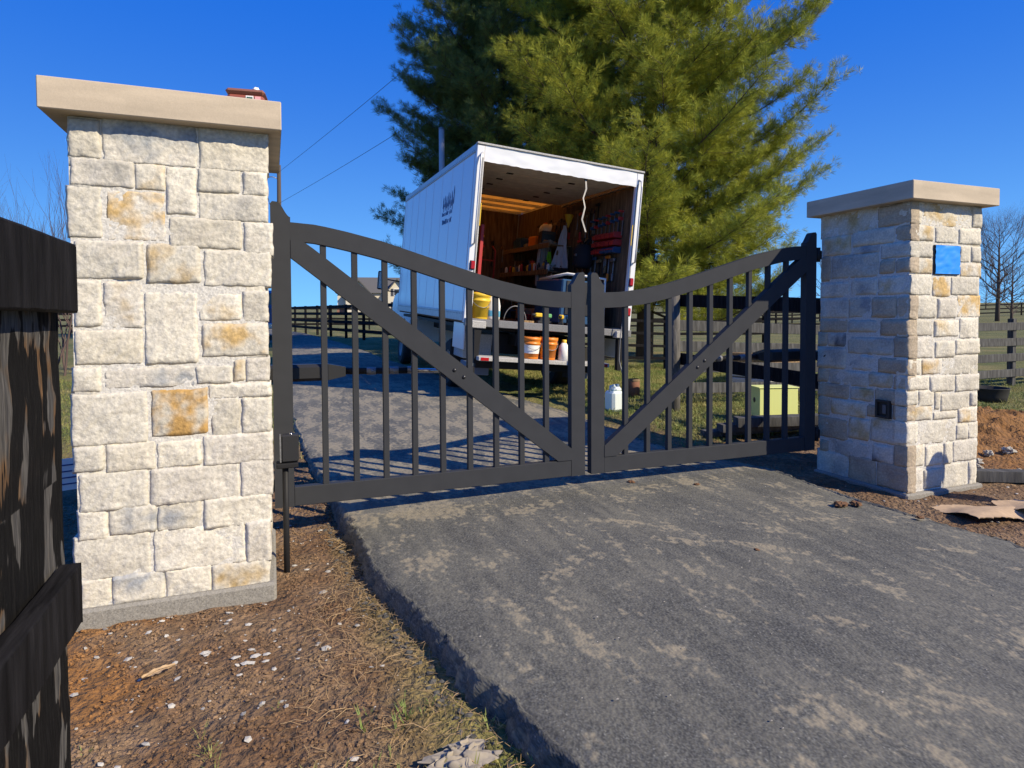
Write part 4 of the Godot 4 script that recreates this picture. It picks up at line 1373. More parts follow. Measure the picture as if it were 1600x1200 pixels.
	for j in 3:
		for k in 5:
			var o := cargo("parts_bin", "%s row plastic parts bin, %s from the truck's opening" % [["top", "middle", "bottom"][j], ORD[k]], "bin", Vector3(1.14, 1.42 - 0.115 * j, -0.42 - 0.145 * k), 0.0, "rack of red parts bins")
			var st := geo()
			prism(st, PackedVector2Array([Vector2(0.085, 0), Vector2(0.085, 0.09), Vector2(-0.02, 0.09), Vector2(-0.06, 0.05), Vector2(-0.06, 0)]), -0.06, 0.06)
			part("body", st, M.red if not (j == 2 and k < 3) else M.blue, o)
			part("lip", boxed(Vector3(-0.06, 0.05, 0), Vector3(0.012, 0.014, 0.124), 0.003), M.red, o)
	var places := [[1.2, 1.95, -1.3, 0.5], [1.2, 1.9, -1.55, 0.62], [1.2, 1.97, -1.75, 0.45], [1.2, 1.92, -2.35, 0.4], [1.2, 1.95, -2.6, 0.5], [1.2, 1.9, -2.8, 0.35], [1.2, 1.95, -3.3, 0.45], [1.2, 1.93, -3.6, 0.4], [1.2, 1.55, -1.25, 0.4], [1.2, 1.5, -1.42, 0.45], [1.2, 1.5, -1.7, 0.4], [1.2, 2.05, -1.15, 0.35], [1.2, 2.0, -1.42, 0.5], [1.2, 2.02, -1.9, 0.45], [1.2, 1.95, -2.2, 0.4], [1.2, 1.98, -3.05, 0.5], [1.2, 1.52, -1.58, 0.5], [1.2, 1.3, -0.75, 0.4]]
	for k in places.size():
		var p: Array = places[k]
		hand_tool("hanging_tool", "%s hand tool hanging in the row on the truck's right wall" % ORD[k], Vector3(p[0], p[1], p[2]), p[3], [M.black_plastic, M.wood, M.red, M.black_iron][k % 4], k, "tools on the truck's right wall")
	for k in 6:
		var cz: float = [-1.55, -2.0, -2.7, -3.2, -3.9, -4.3][k]
		var coil := cargo("cable_coil", "%s cable coil from the opening, hanging high on the truck's left wall" % ORD[k], "cable", Vector3(-1.19, 1.62, cz), 0.0, "cable coils in the truck")
		var ring := []
		for q in 41:
			var an := TAU * q / 13.0
			ring.append(Vector3(0.02 + 0.0012 * q, cos(an) * (0.13 + 0.012 * sin(q * 1.7)), sin(an) * (0.12 + 0.012 * cos(q * 2.3))))
		part("coil", tubed(ring, [0.010], 5), [M.orange, M.black_plastic, M.yellow, M.red, M.black_plastic, M.blue][k], coil)
		part("hook", tubed([Vector3(0, 0.15, 0), Vector3(0.06, 0.13, 0), Vector3(0.08, 0.15, 0)], [0.006], 5), M.galv, coil)
	for k in 9:
		var tx := -0.95 + 0.23 * k
		hand_tool("wall_tool", "%s hand tool from the left on the truck's front wall" % ORD[k], Vector3(tx, 1.75 - 0.1 * (k % 3), -4.86), 0.45 + 0.1 * (k % 2), [M.wood, M.red, M.yellow, M.black_plastic][k % 4], 60 + k, "tools on the truck's front wall")
	for k in 12:
		hand_tool("side_tool", "%s hand tool from the opening on the truck's left wall" % ORD[k], Vector3(-1.19, 1.12 + 0.04 * (k % 3), -1.05 - 0.29 * k), 0.22 + 0.04 * (k % 2), [M.yellow, M.black_plastic, M.red, M.galv][k % 4], 90 + k, "tools on the truck's left wall")
	for k in 16:
		var bz := -2.1 - 0.145 * k
		var bt := cargo("small_bottle", "%s small bottle from the opening along the lower right shelf edge" % ORD[k], "bottle", Vector3(0.80 + 0.02 * (k % 3), 0.931, bz), 0.0, "bottles on the lower right shelf")
		var bh := 0.10 + 0.05 * ((k * 7) % 4) / 3.0
		part("body", lathed([Vector2(0, 0), Vector2(0.03, 0), Vector2(0.03, bh), Vector2(0.012, bh + 0.03), Vector2(0, bh + 0.03)], 12), [M.white_plastic, M.yellow, M.red, M.blue, M.black_plastic][(k * 3) % 5], bt)
		part("cap", lathed([Vector2(0.014, bh + 0.025), Vector2(0.014, bh + 0.05), Vector2(0, bh + 0.05)], 10), M.black_plastic, bt)
	for k in 10:
		hand_tool("low_tool", "%s hand tool from the opening, low on the truck's right wall" % ORD[k], Vector3(1.2, 1.12 + 0.05 * (k % 3), -0.5 - 0.15 * k), 0.35 + 0.05 * (k % 2), [M.galv, M.orange, M.black_plastic, M.wood, M.blue][k % 5], 120 + k, "tools low on the truck's right wall")
	var pack := cargo("tool_bag", "dark navy tool bag hanging on the truck's right wall below the clamps", "bag", Vector3(1.08, 0.98, -1.32))
	part("body", lathed([Vector2(0, 0), Vector2(0.13, 0.0), Vector2(0.17, 0.06), Vector2(0.17, 0.28), Vector2(0.12, 0.38), Vector2(0, 0.40)], 16), M.dark_cloth, pack)
	part("strap", tubed([Vector3(0.0, 0.36, 0.1), Vector3(0.1, 0.52, 0.02), Vector3(0.0, 0.36, -0.1)], [0.014], 6), M.dark_cloth, pack)
	part("buckle", boxed(Vector3(-0.165, 0.2, 0.05), Vector3(0.02, 0.04, 0.06), 0.005), M.galv, pack)
	var hel := cargo("hard_hat", "cream hard hat with stickers hanging high on the truck's right wall", "helmet", Vector3(1.05, 1.72, -2.85))
	part("shell", lathed([Vector2(0.155, 0), Vector2(0.15, 0.02), Vector2(0.125, 0.03), Vector2(0.12, 0.08), Vector2(0.09, 0.135), Vector2(0, 0.16)], 20, Transform3D(Basis(Vector3(0, 0, 1), 1.2), Vector3.ZERO)), mat(0.66, 0.58, 0.42, 0.35), hel)
	part("sticker", lathed([Vector2(0.05, 0.158), Vector2(0, 0.166)], 12, Transform3D(Basis(Vector3(0, 0, 1), 1.2), Vector3.ZERO)), M.white_plastic, hel)
	cloth("hanging_shirt", "pale lilac shirt hanging from an orange funnel on the truck's right wall", "shirt", Vector3(1.05, 1.76, -2.1), 0.05, 0.42, 0.95, M.white_cloth, 3, -0.9)
	cloth("hanging_jacket", "grey work jacket hanging in the truck left of the lilac shirt", "jacket", Vector3(0.9, 1.46, -2.55), 0.22, 0.36, 0.75, mat(0.36, 0.37, 0.38, 0.95), 8, -0.3)
	cloth("safety_vest", "lime green safety vest showing between the two hanging garments in the truck", "vest", Vector3(0.93, 1.3, -2.4), 0.06, 0.13, 0.32, M.lime, 5, -0.6)
	cloth("hanging_trousers", "dark trousers hanging low in the truck beside the welder", "trousers", Vector3(1.0, 1.0, -2.0), 0.3, 0.34, 0.7, M.dark_cloth, 2, -0.8)
	var fun := cargo("funnel", "small orange plastic funnel hanging above the lilac shirt in the truck", "funnel", Vector3(1.1, 1.80, -2.05))
	part("cone", lathed([Vector2(0.03, 0), Vector2(0.045, 0.02), Vector2(0.075, 0.13), Vector2(0.08, 0.15), Vector2(0.07, 0.15), Vector2(0.03, 0.01)], 16), M.yellow, fun)
	part("spout", lathed([Vector2(0.012, -0.07), Vector2(0.028, 0.0)], 12), M.yellow, fun)
	var bag := cargo("cloth_sack", "crumpled off-white sack on the upper right shelf in the truck", "sack", Vector3(0.95, 1.455, -2.5))
	lump_part("body", bag, Vector3(0.12, 0.055, 0.2), mat(0.34, 0.31, 0.26, 0.95), 4, 0.6)
	var bag2 := cargo("cloth_sack", "crumpled off-white sack on the lower right shelf in the truck", "sack", Vector3(0.95, 1.0, -2.45))
	lump_part("body", bag2, Vector3(0.14, 0.07, 0.3), mat(0.34, 0.32, 0.29, 0.95), 6, 0.6)
	for k in 2:
		var can := cargo("spray_can", "%s orange spray can on the lower right shelf in the truck" % ["front", "rear"][k], "can", Vector3(0.86, 0.942, -2.95 - 0.11 * k), 0.0, "orange spray cans")
		part("body", lathed([Vector2(0, 0), Vector2(0.04, 0), Vector2(0.04, 0.15), Vector2(0.03, 0.17), Vector2(0, 0.17)], 14), M.orange, can)
		part("cap", lathed([Vector2(0.03, 0.165), Vector2(0.03, 0.21), Vector2(0, 0.215)], 12), M.red, can)
	# strap dangling from the door header
	var strap := cargo("pull_strap", "off-white pull strap dangling from the truck's door header", "strap", Vector3(0.36, 2.10, 0.0))
	part("webbing", ribbon([Vector3(0, 0.02, 0), Vector3(0.01, -0.12, 0.02), Vector3(-0.015, -0.25, 0.0), Vector3(0.01, -0.38, 0.03), Vector3(-0.005, -0.55, 0.0), Vector3(0.06, -0.72, 0.02)], 0.022), mat(0.5, 0.47, 0.42, 0.9), strap)
	part("knot", boxed(Vector3(0, 0.015, 0), Vector3(0.05, 0.03, 0.03), 0.008), M.black_iron, strap)
	# the welder at the tail
	var wd := cargo("welder", "blue engine welder with pale tube frame at the tail of the truck", "welder", Vector3(0.64, 0.02, -0.62))
	part("body", boxed(Vector3(0, 0.36, -0.2), Vector3(0.72, 0.66, 1.0), 0.02), M.blue, wd)
	part("front_panel", boxed(Vector3(0.02, 0.42, 0.305), Vector3(0.62, 0.5, 0.02), 0.005), M.black_plastic, wd)
	part("gauge_plate", boxed(Vector3(0.2, 0.5, 0.32), Vector3(0.13, 0.13, 0.02), 0.004), mat(0.10, 0.2, 0.5, 0.4), wd)
	part("frame", tubed([Vector3(-0.34, 0.70, -0.6), Vector3(-0.28, 0.77, 0.28), Vector3(0.34, 0.75, 0.30), Vector3(0.36, 0.1, 0.31)], [0.022], 8), M.white_plastic, wd)
	part("handle", tubed([Vector3(0.12, 0.66, 0.32), Vector3(0.12, 0.62, 0.38), Vector3(0.12, 0.42, 0.38), Vector3(0.12, 0.38, 0.32)], [0.012], 8), M.white_plastic, wd)
	for kx in [-0.2, -0.05]:
		part("knob", lathed([Vector2(0.035, 0), Vector2(0.03, 0.03), Vector2(0, 0.03)], 14, Transform3D(Basis(Vector3.RIGHT, PI / 2), Vector3(kx, 0.56, 0.315))), M.white_plastic, wd)
	var wire := cargo("power_cable", "grey cable hanging from the tail of the truck down to the grass", "cable", Vector3(1.02, 0.5, 0.13))
	part("cable", tubed([Vector3(0, 0, 0), Vector3(0.03, -0.2, 0.06), Vector3(0.0, -0.55, 0.08), Vector3(0.02, -0.9, 0.07), Vector3(0.08, -1.25, 0.2), Vector3(0.02, -1.44, 0.35)], [0.008], 6), M.galv, wire)
	# on the deck and on the lift step
	var yb := bucket("bucket", "yellow bucket standing on the truck deck at its left rear corner", Vector3(-1.0, 0.03, -0.18), 0.14, 0.36, M.yellow, true)
	yb.set_meta("group", "plastic buckets")
	var jug := cargo("detergent_bottle", "white plastic bottle beside the yellow bucket on the truck deck", "bottle", Vector3(-0.80, 0.03, -0.2))
	part("body", lathed([Vector2(0, 0), Vector2(0.1, 0), Vector2(0.105, 0.02), Vector2(0.105, 0.2), Vector2(0.08, 0.3), Vector2(0.035, 0.36), Vector2(0.03, 0.4), Vector2(0, 0.4)], 18), M.white_plastic, jug)
	part("cap", lathed([Vector2(0.036, 0.385), Vector2(0.036, 0.43), Vector2(0, 0.43)], 14), M.red, jug)
	part("label", lathed([Vector2(0.107, 0.05), Vector2(0.107, 0.13)], 18), mat(0.12, 0.4, 0.6, 0.5), jug)
	var hoop := cargo("wire_hoop", "loop of grey wire standing on the truck deck", "wire", Vector3(-0.42, 0.03, -0.3))
	var hp := []
	for k in 17:
		hp.append(Vector3(cos(PI * k / 16.0) * 0.17, sin(PI * k / 16.0) * 0.22, 0.0))
	part("wire", tubed(hp, [0.007], 6), M.galv, hoop)
	var lum := cargo("timber_offcut", "pale timber offcut lying on the truck deck by the wire loop", "timber", Vector3(-0.32, 0.02, -0.12), 0.3)
	part("block", boxed(Vector3(0, 0.02, 0), Vector3(0.22, 0.04, 0.1), 0.004), M.wood, lum)
	var pt := [[-0.12, M.yellow, "yellow"], [0.02, mat(0.12, 0.35, 0.14, 0.5), "green"], [0.22, M.yellow, "yellow and black"], [0.36, mat(0.03, 0.2, 0.5, 0.5), "blue"]]
	for k in 4:
		var q: Array = pt[k]
		var o := cargo("power_tool", "%s cordless power tool lying on the truck deck behind the gate" % q[2], "power tool", Vector3(q[0], 0.028, -0.12 - 0.04 * (k % 2)), 0.5 * k, "cordless tools on the deck")
		part("motor", boxed(Vector3(0.0, 0.12, 0), Vector3(0.15, 0.062, 0.062), 0.014), q[1], o)
		part("chuck", lathed([Vector2(0.024, 0), Vector2(0.022, 0.03), Vector2(0.012, 0.05), Vector2(0, 0.05)], 12, Transform3D(Basis(Vector3(0, 0, 1), PI / 2), Vector3(-0.075, 0.12, 0))), M.black_plastic, o)
		part("grip", boxed(Vector3(0.02, 0.07, 0), Vector3(0.045, 0.12, 0.05), 0.012), M.black_plastic, o)
		part("battery", boxed(Vector3(0.02, 0.02, 0), Vector3(0.11, 0.045, 0.075), 0.008), M.black_plastic, o)
	bucket("bucket", "pale bucket with an orange rim and foot on the truck's lift step", Vector3(-0.30, -0.455, 0.09), 0.13, 0.30, M.orange, true)
	var band := geo(true)
	lathe(band, [Vector2(0.115, 0.055), Vector2(0.1255, 0.19)], 24)
	part("label", band, M.white_plastic, get_node("bucket_001"))
	bucket("bucket", "plain orange bucket beside the pale one on the truck's lift step", Vector3(-0.04, -0.455, 0.09), 0.125, 0.31, M.orange, true)
	var wj := cargo("bottle", "white bottle with a yellow cap beside the orange buckets on the lift step", "bottle", Vector3(0.20, -0.455, 0.09))
	part("body", lathed([Vector2(0, 0), Vector2(0.07, 0), Vector2(0.07, 0.19), Vector2(0.03, 0.25), Vector2(0, 0.25)], 16), M.white_plastic, wj)
	part("cap", lathed([Vector2(0.033, 0.24), Vector2(0.033, 0.29), Vector2(0, 0.29)], 12), M.yellow, wj)

func ribbon(pts: Array, w: float) -> SurfaceTool:
	var st := geo(true)
	for i in pts.size() - 1:
		var a: Vector3 = pts[i]
		var b: Vector3 = pts[i + 1]
		var s := Vector3(w * 0.5, 0, w * 0.12 * sin(i * 1.9))
		var s2 := Vector3(w * 0.5, 0, w * 0.12 * sin((i + 1) * 1.9))
		for z in [-0.001, 0.001]:
			var o := Vector3(0, 0, z)
			quad(st, a - s + o, a + s + o, b + s2 + o, b - s2 + o, Vector3(0, 0, z))
	return st

func lump_part(called: String, parent: Node, half: Vector3, m: Material, seed_: int, rough := 0.28) -> MeshInstance3D:
	# a crumpled, rounded mass about its own centre
	var nx := 28
	var ny := 16
	return part(called, grid_mesh(nx, ny, func(i, j):
		var a: float = -TAU * i / float(nx)
		var b: float = (j / float(ny) - 0.5) * PI
		var d := Vector3(cos(b) * cos(a), sin(b), cos(b) * sin(a))
		var k: float = 1.0 + rough * n_mid.get_noise_3d(d.x * 0.9 + seed_ * 5.0, d.y * 0.9, d.z * 0.9) + rough * 0.5 * n_hi.get_noise_3d(d.x * 0.3 + seed_, d.y * 0.3, d.z * 0.3)
		return d * half * k), m, parent)

# ------------------------------------------------------------------ trees
func tuft_mesh(n: int, ln: float, w: float, spread: float, seed_: int) -> ArrayMesh:
	# a brush of needles round the end of a twig, pointing along +y
	var r := RandomNumberGenerator.new()
	r.seed = seed_
	var st := geo()
	for i in n:
		var a := TAU * i / n + r.randf() * 0.6
		var out := spread * sqrt(r.randf())
		var d := Vector3(cos(a) * out, 1.0, sin(a) * out).normalized()
		var b := Vector3(0, -ln * 0.55 * r.randf(), 0)
		var tip := b + d * ln * r.randf_range(0.75, 1.1) + Vector3(0, -0.12 * ln * out, 0)
		var s := d.cross(Vector3(r.randf() - 0.5, r.randf() - 0.5, r.randf() - 0.5)).normalized() * w * 0.5
		var m := b.lerp(tip, 0.55)
		st.add_vertex(b); st.add_vertex(m + s); st.add_vertex(tip)
		st.add_vertex(b); st.add_vertex(tip); st.add_vertex(m - s)
	st.generate_normals()
	return st.commit()

func pine(label: String, at: Vector3, height: float, base: float, radius: float, seed_: int, dens: float, tuft: ArrayMesh, deep: Color, pale: Color) -> void:
	var t := thing("pine_tree", label, "tree", at, 0.0, "white pines behind the truck")
	var r := RandomNumberGenerator.new()
	r.seed = seed_
	var trunk := geo(true)
	var tp := []
	var tr := []
	for k in 13:
		var f := k / 12.0
		tp.append(Vector3(0.12 * sin(f * 5.0 + seed_), -0.15 + f * height, 0.1 * cos(f * 4.0 + seed_)))
		tr.append(lerpf(0.24, 0.02, f))
	tube(trunk, tp, tr, 12)
	part("trunk", trunk, M.bark, t)
	var limbs := geo(true)
	var xfs := []
	var cols := []
	var h := base
	while h < height - 0.2:
		var f := (h - base) / (height - base)
		var reach := radius * (0.80 + 0.25 * sin(minf(f * 3.0, 1.0) * PI * 0.6)) * pow(1.0 - f, 0.5)
		var n := 5 + r.randi() % 2
		var a0 := r.randf() * TAU
		for k in n:
			var az := a0 + TAU * k / n + r.randf_range(-0.3, 0.3)
			var L := maxf(reach * r.randf_range(0.62, 1.18), 0.35)
			var dir := Vector3(cos(az), 0, sin(az))
			var p0 := Vector3(0.12 * sin(h / height * 5.0 + seed_), h + r.randf_range(-0.2, 0.2), 0.1 * cos(h / height * 4.0 + seed_))
			var rise := r.randf_range(-0.06, 0.2) + f * 0.3
			var sag := r.randf_range(0.05, 0.2) * (1.0 - f)
			var pts := []
			var rad := []
			var segs := 7
			for i in segs + 1:
				var u := i / float(segs)
				var y := L * (rise * u - sag * sin(u * PI) + 0.10 * u * u * u)
				var side := dir.cross(Vector3.UP) * (0.12 * L * sin(u * 2.6 + seed_ + k) * u)
				pts.append(p0 + dir * L * u + Vector3(0, y, 0) + side)
				rad.append(lerpf(0.010 + 0.008 * L, 0.004, u))
			tube(limbs, pts, rad, 5, false)
			# side shoots in a loose flat fan, each ending in brushes of needles
			var shoots := int((5.0 + L * 5.5) * dens)
			for s in shoots:
				var u := lerpf(0.16, 1.0, pow((s + r.randf()) / shoots, 0.8))
				var q := u * segs
				var i0 := mini(int(q), segs - 1)
				var c: Vector3 = pts[i0].lerp(pts[i0 + 1], q - i0)
				var fwd: Vector3 = (pts[i0 + 1] - pts[i0]).normalized()
				var sd := (1.0 if s % 2 else -1.0)
				var lat := fwd.cross(Vector3.UP).normalized() * sd
				var sl := (0.32 + 0.36 * L * (1.0 - u) + 0.05 * L) * r.randf_range(0.6, 1.15)
				var sdir := (fwd * r.randf_range(0.5, 0.95) + lat * r.randf_range(0.45, 1.0) + Vector3(0, r.randf_range(-0.35, 0.55), 0)).normalized()
				var e := c + sdir * sl + Vector3(0, 0.06 * sl, 0)
				tube(limbs, [c, c.lerp(e, 0.5) + Vector3(0, -0.03 * sl, 0), e], [0.006, 0.005, 0.003], 3, false)
				var nt := maxi(2, int(sl / 0.075 * dens))
				for g in nt:
					var w := (g + r.randf()) / nt
					w = 0.12 + 0.88 * w
					var pos := c.lerp(e, w) + Vector3(r.randf_range(-1, 1), r.randf_range(-0.7, 1), r.randf_range(-1, 1)) * 0.13
					var td := (sdir + Vector3(r.randf_range(-0.8, 0.8), r.randf_range(-0.4, 0.7), r.randf_range(-0.8, 0.8))).normalized()
					var bs := along(td) * Basis(Vector3.UP, r.randf() * TAU)
					xfs.append(Transform3D(bs.scaled(Vector3.ONE * r.randf_range(0.6, 1.3)), pos))
					var col := deep.lerp(pale, r.randf())
					cols.append(Color(col.r, col.g, col.b, 1.0))
		h += r.randf_range(0.24, 0.38)
	part("limbs", limbs, M.bark, t)
	scatter("crown", tuft, M.needle, xfs, cols, t)

func make_pines() -> void:
	var tuft := tuft_mesh(24, 0.19, 0.0075, 1.0, 3)
	pine("tall yellow-green pine rising behind the right side of the truck", Vector3(7.4, ground_y(7.4, -10.9), -10.9), 19.0, 1.5, 4.3, 5, 1.3, tuft, Color(0.24, 0.29, 0.05), Color(0.42, 0.42, 0.06))
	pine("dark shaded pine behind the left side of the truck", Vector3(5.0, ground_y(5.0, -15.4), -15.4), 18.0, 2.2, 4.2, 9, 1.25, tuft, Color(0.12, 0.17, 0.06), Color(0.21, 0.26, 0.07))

func branch(st: SurfaceTool, r: RandomNumberGenerator, p: Vector3, d: Vector3, ln: float, rad: float, depth: int, spread: float, lift: float, kids: int) -> void:
	var segs := 3 if depth > 1 else 2
	var pts := [p]
	var radii := [rad]
	var c := p
	for i in segs:
		d = (d + Vector3(r.randf_range(-1, 1), r.randf_range(-0.6, 1) * lift, r.randf_range(-1, 1)) * 0.16).normalized()
		c += d * ln / segs
		pts.append(c)
		radii.append(rad * lerpf(1.0, 0.62, (i + 1.0) / segs))
	tube(st, pts, radii, 6 if depth > 3 else 4 if depth > 1 else 3, false)
	if depth == 0:
		return
	for k in kids:
		var u := r.randf_range(0.35, 1.0) if k > 0 else 1.0
		var q := u * segs
		var i0 := mini(int(q), segs - 1)
		var s: Vector3 = pts[i0].lerp(pts[i0 + 1], q - i0)
		var ax := d.cross(Vector3(r.randf_range(-1, 1), r.randf_range(-1, 1), r.randf_range(-1, 1))).normalized()
		var nd := d.rotated(ax, r.randf_range(0.25, 1.0) * spread * (0.45 if k == 0 else 1.0))
		nd = (nd + Vector3(0, lift * 0.22, 0)).normalized()
		branch(st, r, s, nd, ln * r.randf_range(0.58, 0.82), radii[i0] * 0.62, depth - 1, spread, lift, kids)

func bare_tree(called: String, label: String, at: Vector3, h: float, seed_: int, depth: int, kids: int, m: Material, group := "", spread := 0.9, stems := 1) -> void:
	var t := thing(called, label, "tree" if stems == 1 else "shrub", at, 0.0, group)
	var r := RandomNumberGenerator.new()
	r.seed = seed_
	if stems == 1:
		# straight leader with limbs leaving it all the way up
		var tr := geo(true)
		tube(tr, [Vector3(0, -0.2, 0), Vector3(0.01 * h, 0.3 * h, 0), Vector3(0, 0.62 * h, 0.01 * h), Vector3(0.01 * h, 0.97 * h, 0)], [0.024 * h, 0.018 * h, 0.010 * h, 0.002 * h], 9)
		part("trunk", tr, m, t)
		var st := geo(true)
		var n := 26
		for k in n:
			var f := 0.2 + 0.76 * k / n
			var az := k * 2.4 + r.randf() * 0.6
			var reach := h * 0.36 * pow(sin(PI * clampf((f - 0.06) * 0.98, 0.05, 0.97)), 0.75)
			var d := Vector3(cos(az), 0.35 + 0.9 * f, sin(az)).normalized()
			branch(st, r, Vector3(0.006 * h, f * h, 0), d, reach * 0.62, 0.0095 * h * (1.15 - f), depth, spread, 0.6, kids)
		part("crown", st, m, t)
	else:
		for k in stems:
			var st2 := geo(true)
			var az := TAU * k / stems + r.randf()
			branch(st2, r, Vector3(cos(az) * 0.25, -0.1, sin(az) * 0.25) * r.randf_range(0.3, 1.6), Vector3(cos(az) * 0.28, 1.0, sin(az) * 0.28).normalized(), h * r.randf_range(0.34, 0.5), 0.022, depth, spread, 1.0, kids)
			part("stem", st2, m, t)

func make_bare_trees() -> void:
	bare_tree("bare_tree", "broad leafless tree standing alone in the field right of the right pillar", Vector3(55.0, ground_y(55.0, -30.6) - 0.1, -30.6), 8.0, 4, 4, 4, M.twig, "", 0.85)
	for k in 4:
		var p: Vector3 = [Vector3(-6.9, 0, -9.6), Vector3(-6.1, 0, -9.9), Vector3(-5.4, 0, -10.3), Vector3(-7.7, 0, -9.0)][k]
		p.y = ground_y(p.x, p.z)
		bare_tree("bare_shrub", ["reddish leafless shrub at the left edge, left of the pillar", "tall leafless shrub behind the black fence board", "leafless shrub nearest the left pillar's edge", "leafless shrub at the far left, mostly behind the fence"][k], p, [3.1, 3.3, 2.9, 3.0][k], 30 + k, 4, 3, M.red_twig, "leafless shrubs left of the pillar", 0.55, 7)
	# leafless trees beyond the paddocks
	var r := RandomNumberGenerator.new()
	r.seed = 88
	var names := ["first", "second", "third", "fourth", "fifth", "sixth", "seventh", "eighth", "ninth", "tenth", "eleventh", "twelfth"]
	for k in 8:
		var x := lerpf(66.0, 128.0, k / 11.0) + r.randf_range(-2, 2)
		var z := -lerpf(62.0, 52.0, k / 11.0) + r.randf_range(-4, 4)
		bare_tree("bare_tree", "%s tree from the left in the distant leafless row behind the lone field tree" % names[k], Vector3(x, ground_y(x, z) - 0.1, z), r.randf_range(3.6, 5.0), 200 + k, 2, 4, M.twig, "distant leafless trees", 0.95)
	for k in 7:
		var x := 22.0 + k * 4.2
		var z := -34.0 + k * 1.5
		bare_tree("bare_tree", "%s tree from the left in the leafless row behind the right gate leaf" % names[k], Vector3(x, ground_y(x, z) - 0.1, z), r.randf_range(4.2, 6.0), 300 + k, 3, 3, M.twig, "leafless trees behind the right gate leaf", 0.9)

# ------------------------------------------------------------------ far things
func make_far_things() -> void:
	# house with two gables
	var hx := 14.6
	var hz := -98.0
	var gy := ground_y(hx, hz)
	var H := thing("farm_house", "cream farm house with grey gabled roofs beyond the left gate leaf", "house", Vector3(hx, gy, hz), -0.15)
	H.scale = Vector3.ONE * 0.85
	var wall := mat(0.62, 0.56, 0.44, 0.9)
	var slate := textured(mat(0.13, 0.125, 0.12, 0.9), M.fine, 0.6)
	var trim: Material = M.white_plastic
	part("wall", boxed(Vector3(0, 2.0, 0), Vector3(16.0, 4.0, 8.0)), wall, H)
	var rf := geo()
	prism(rf, PackedVector2Array([Vector2(-4.5, 3.9), Vector2(4.5, 3.9), Vector2(0, 7.0)]), -8.4, 8.4, Transform3D(Basis(Vector3.UP, PI / 2), Vector3.ZERO))
	part("roof", rf, slate, H)
	for g in [[-4.2, 4.6, 6.3], [2.6, 4.2, 6.6]]:
		var w: float = g[1]
		var gw := geo()
		prism(gw, PackedVector2Array([Vector2(-w * 0.5, 0), Vector2(w * 0.5, 0), Vector2(w * 0.5, 3.6), Vector2(0, g[2] - 0.35), Vector2(-w * 0.5, 3.6)]), 0.0, 5.2, Transform3D(Basis.IDENTITY, Vector3(g[0], 0, 0)))
		part("gable_wall", gw, wall, H)
		var gr := geo()
		for s in [-1.0, 1.0]:
			var a := Vector2(0, g[2])
			var b := Vector2(s * (w * 0.5 + 0.45), 3.25)
			prism(gr, PackedVector2Array([a, b, b + Vector2(0, -0.22), a + Vector2(0, -0.30)]), -0.2, 5.6, Transform3D(Basis.IDENTITY, Vector3(g[0], 0, 0)))
		part("gable_roof", gr, slate, H)
		for wy in [1.6, 4.0]:
			var win := part("window", boxed(Vector3(g[0], wy, 5.24), Vector3(1.2, 1.3, 0.08)), trim, H)
			part("pane", boxed(Vector3(g[0], wy, 5.29), Vector3(1.0, 1.1, 0.03)), M.glass, win)
			for s in [-1.0, 1.0]:
				part("shutter", boxed(Vector3(g[0] + s * 0.85, wy, 5.25), Vector3(0.4, 1.3, 0.08)), mat(0.05, 0.05, 0.06, 0.7), win)
	part("brick_base", boxed(Vector3(0, 0.6, 0.1), Vector3(16.2, 1.2, 8.2)), mat(0.25, 0.12, 0.08, 0.9), H)
	part("chimney", boxed(Vector3(6.2, 6.6, -0.5), Vector3(0.9, 2.0, 0.9)), mat(0.25, 0.12, 0.08, 0.9), H)
	# wooden utility pole with its lamp bracket, and the wires it carries
	var px := -1.62
	var pz := -44.0
	var P := thing("utility_pole", "wooden utility pole rising above the left gate stile", "utility pole", Vector3(px, ground_y(px, pz), pz))
	var st := geo(true)
	tube(st, [Vector3(0, -0.3, 0), Vector3(0.1, 11.6, 0)], [0.2, 0.13], 10)
	part("shaft", st, M.bark, P)
	part("insulator", lathed([Vector2(0.02, 0), Vector2(0.09, 0.02), Vector2(0.09, 0.2), Vector2(0.04, 0.28), Vector2(0, 0.3)], 10, Transform3D(Basis.IDENTITY, Vector3(-0.65, 10.7, 0))), M.white_plastic, P)
	part("bracket", tubed([Vector3(0.08, 10.6, 0), Vector3(-0.35, 10.75, 0), Vector3(-0.65, 10.7, 0)], [0.03], 6), M.galv, P)
	part("drop_line", tubed([Vector3(-0.65, 10.7, 0), Vector3(-0.8, 9.8, 0), Vector3(-0.55, 8.8, 0), Vector3(0.05, 8.0, 0)], [0.02], 5), M.black_plastic, P)
	var spans := [[Vector3(px + 0.1, 9.5, pz), Vector3(8.1, 9.6, 0.5), 0.3, "thin wire crossing low behind the pine from the utility pole"], [Vector3(px + 0.1, 11.7, pz), Vector3(8.4, 12.2, 2.0), 0.3, "thin wire rising across the sky from the utility pole to the pine"]]
	for s in spans:
		var wr := thing("overhead_wire", s[3], "wire", s[0], 0.0, "overhead wires")
		var pts := []
		for k in 25:
			var u := k / 24.0
			pts.append((s[1] - s[0]) * u + Vector3(0, -s[2] * sin(u * PI), 0))
		part("wire", tubed(pts, [0.011], 5), mat(0.03, 0.035, 0.045, 0.7), wr)
	var mp := thing("metal_pole", "thin grey metal pole standing behind the truck's roof in front of the dark pine", "pole", Vector3(2.32, ground_y(2.32, -13.4), -13.4))
	part("shaft", tubed([Vector3(0, -0.2, 0), Vector3(0, 6.2, 0)], [0.085, 0.08], 10), mat(0.42, 0.43, 0.45, 0.6), mp)
	part("cap", lathed([Vector2(0.085, 6.2), Vector2(0.085, 6.25), Vector2(0, 6.28)], 10), M.galv, mp)
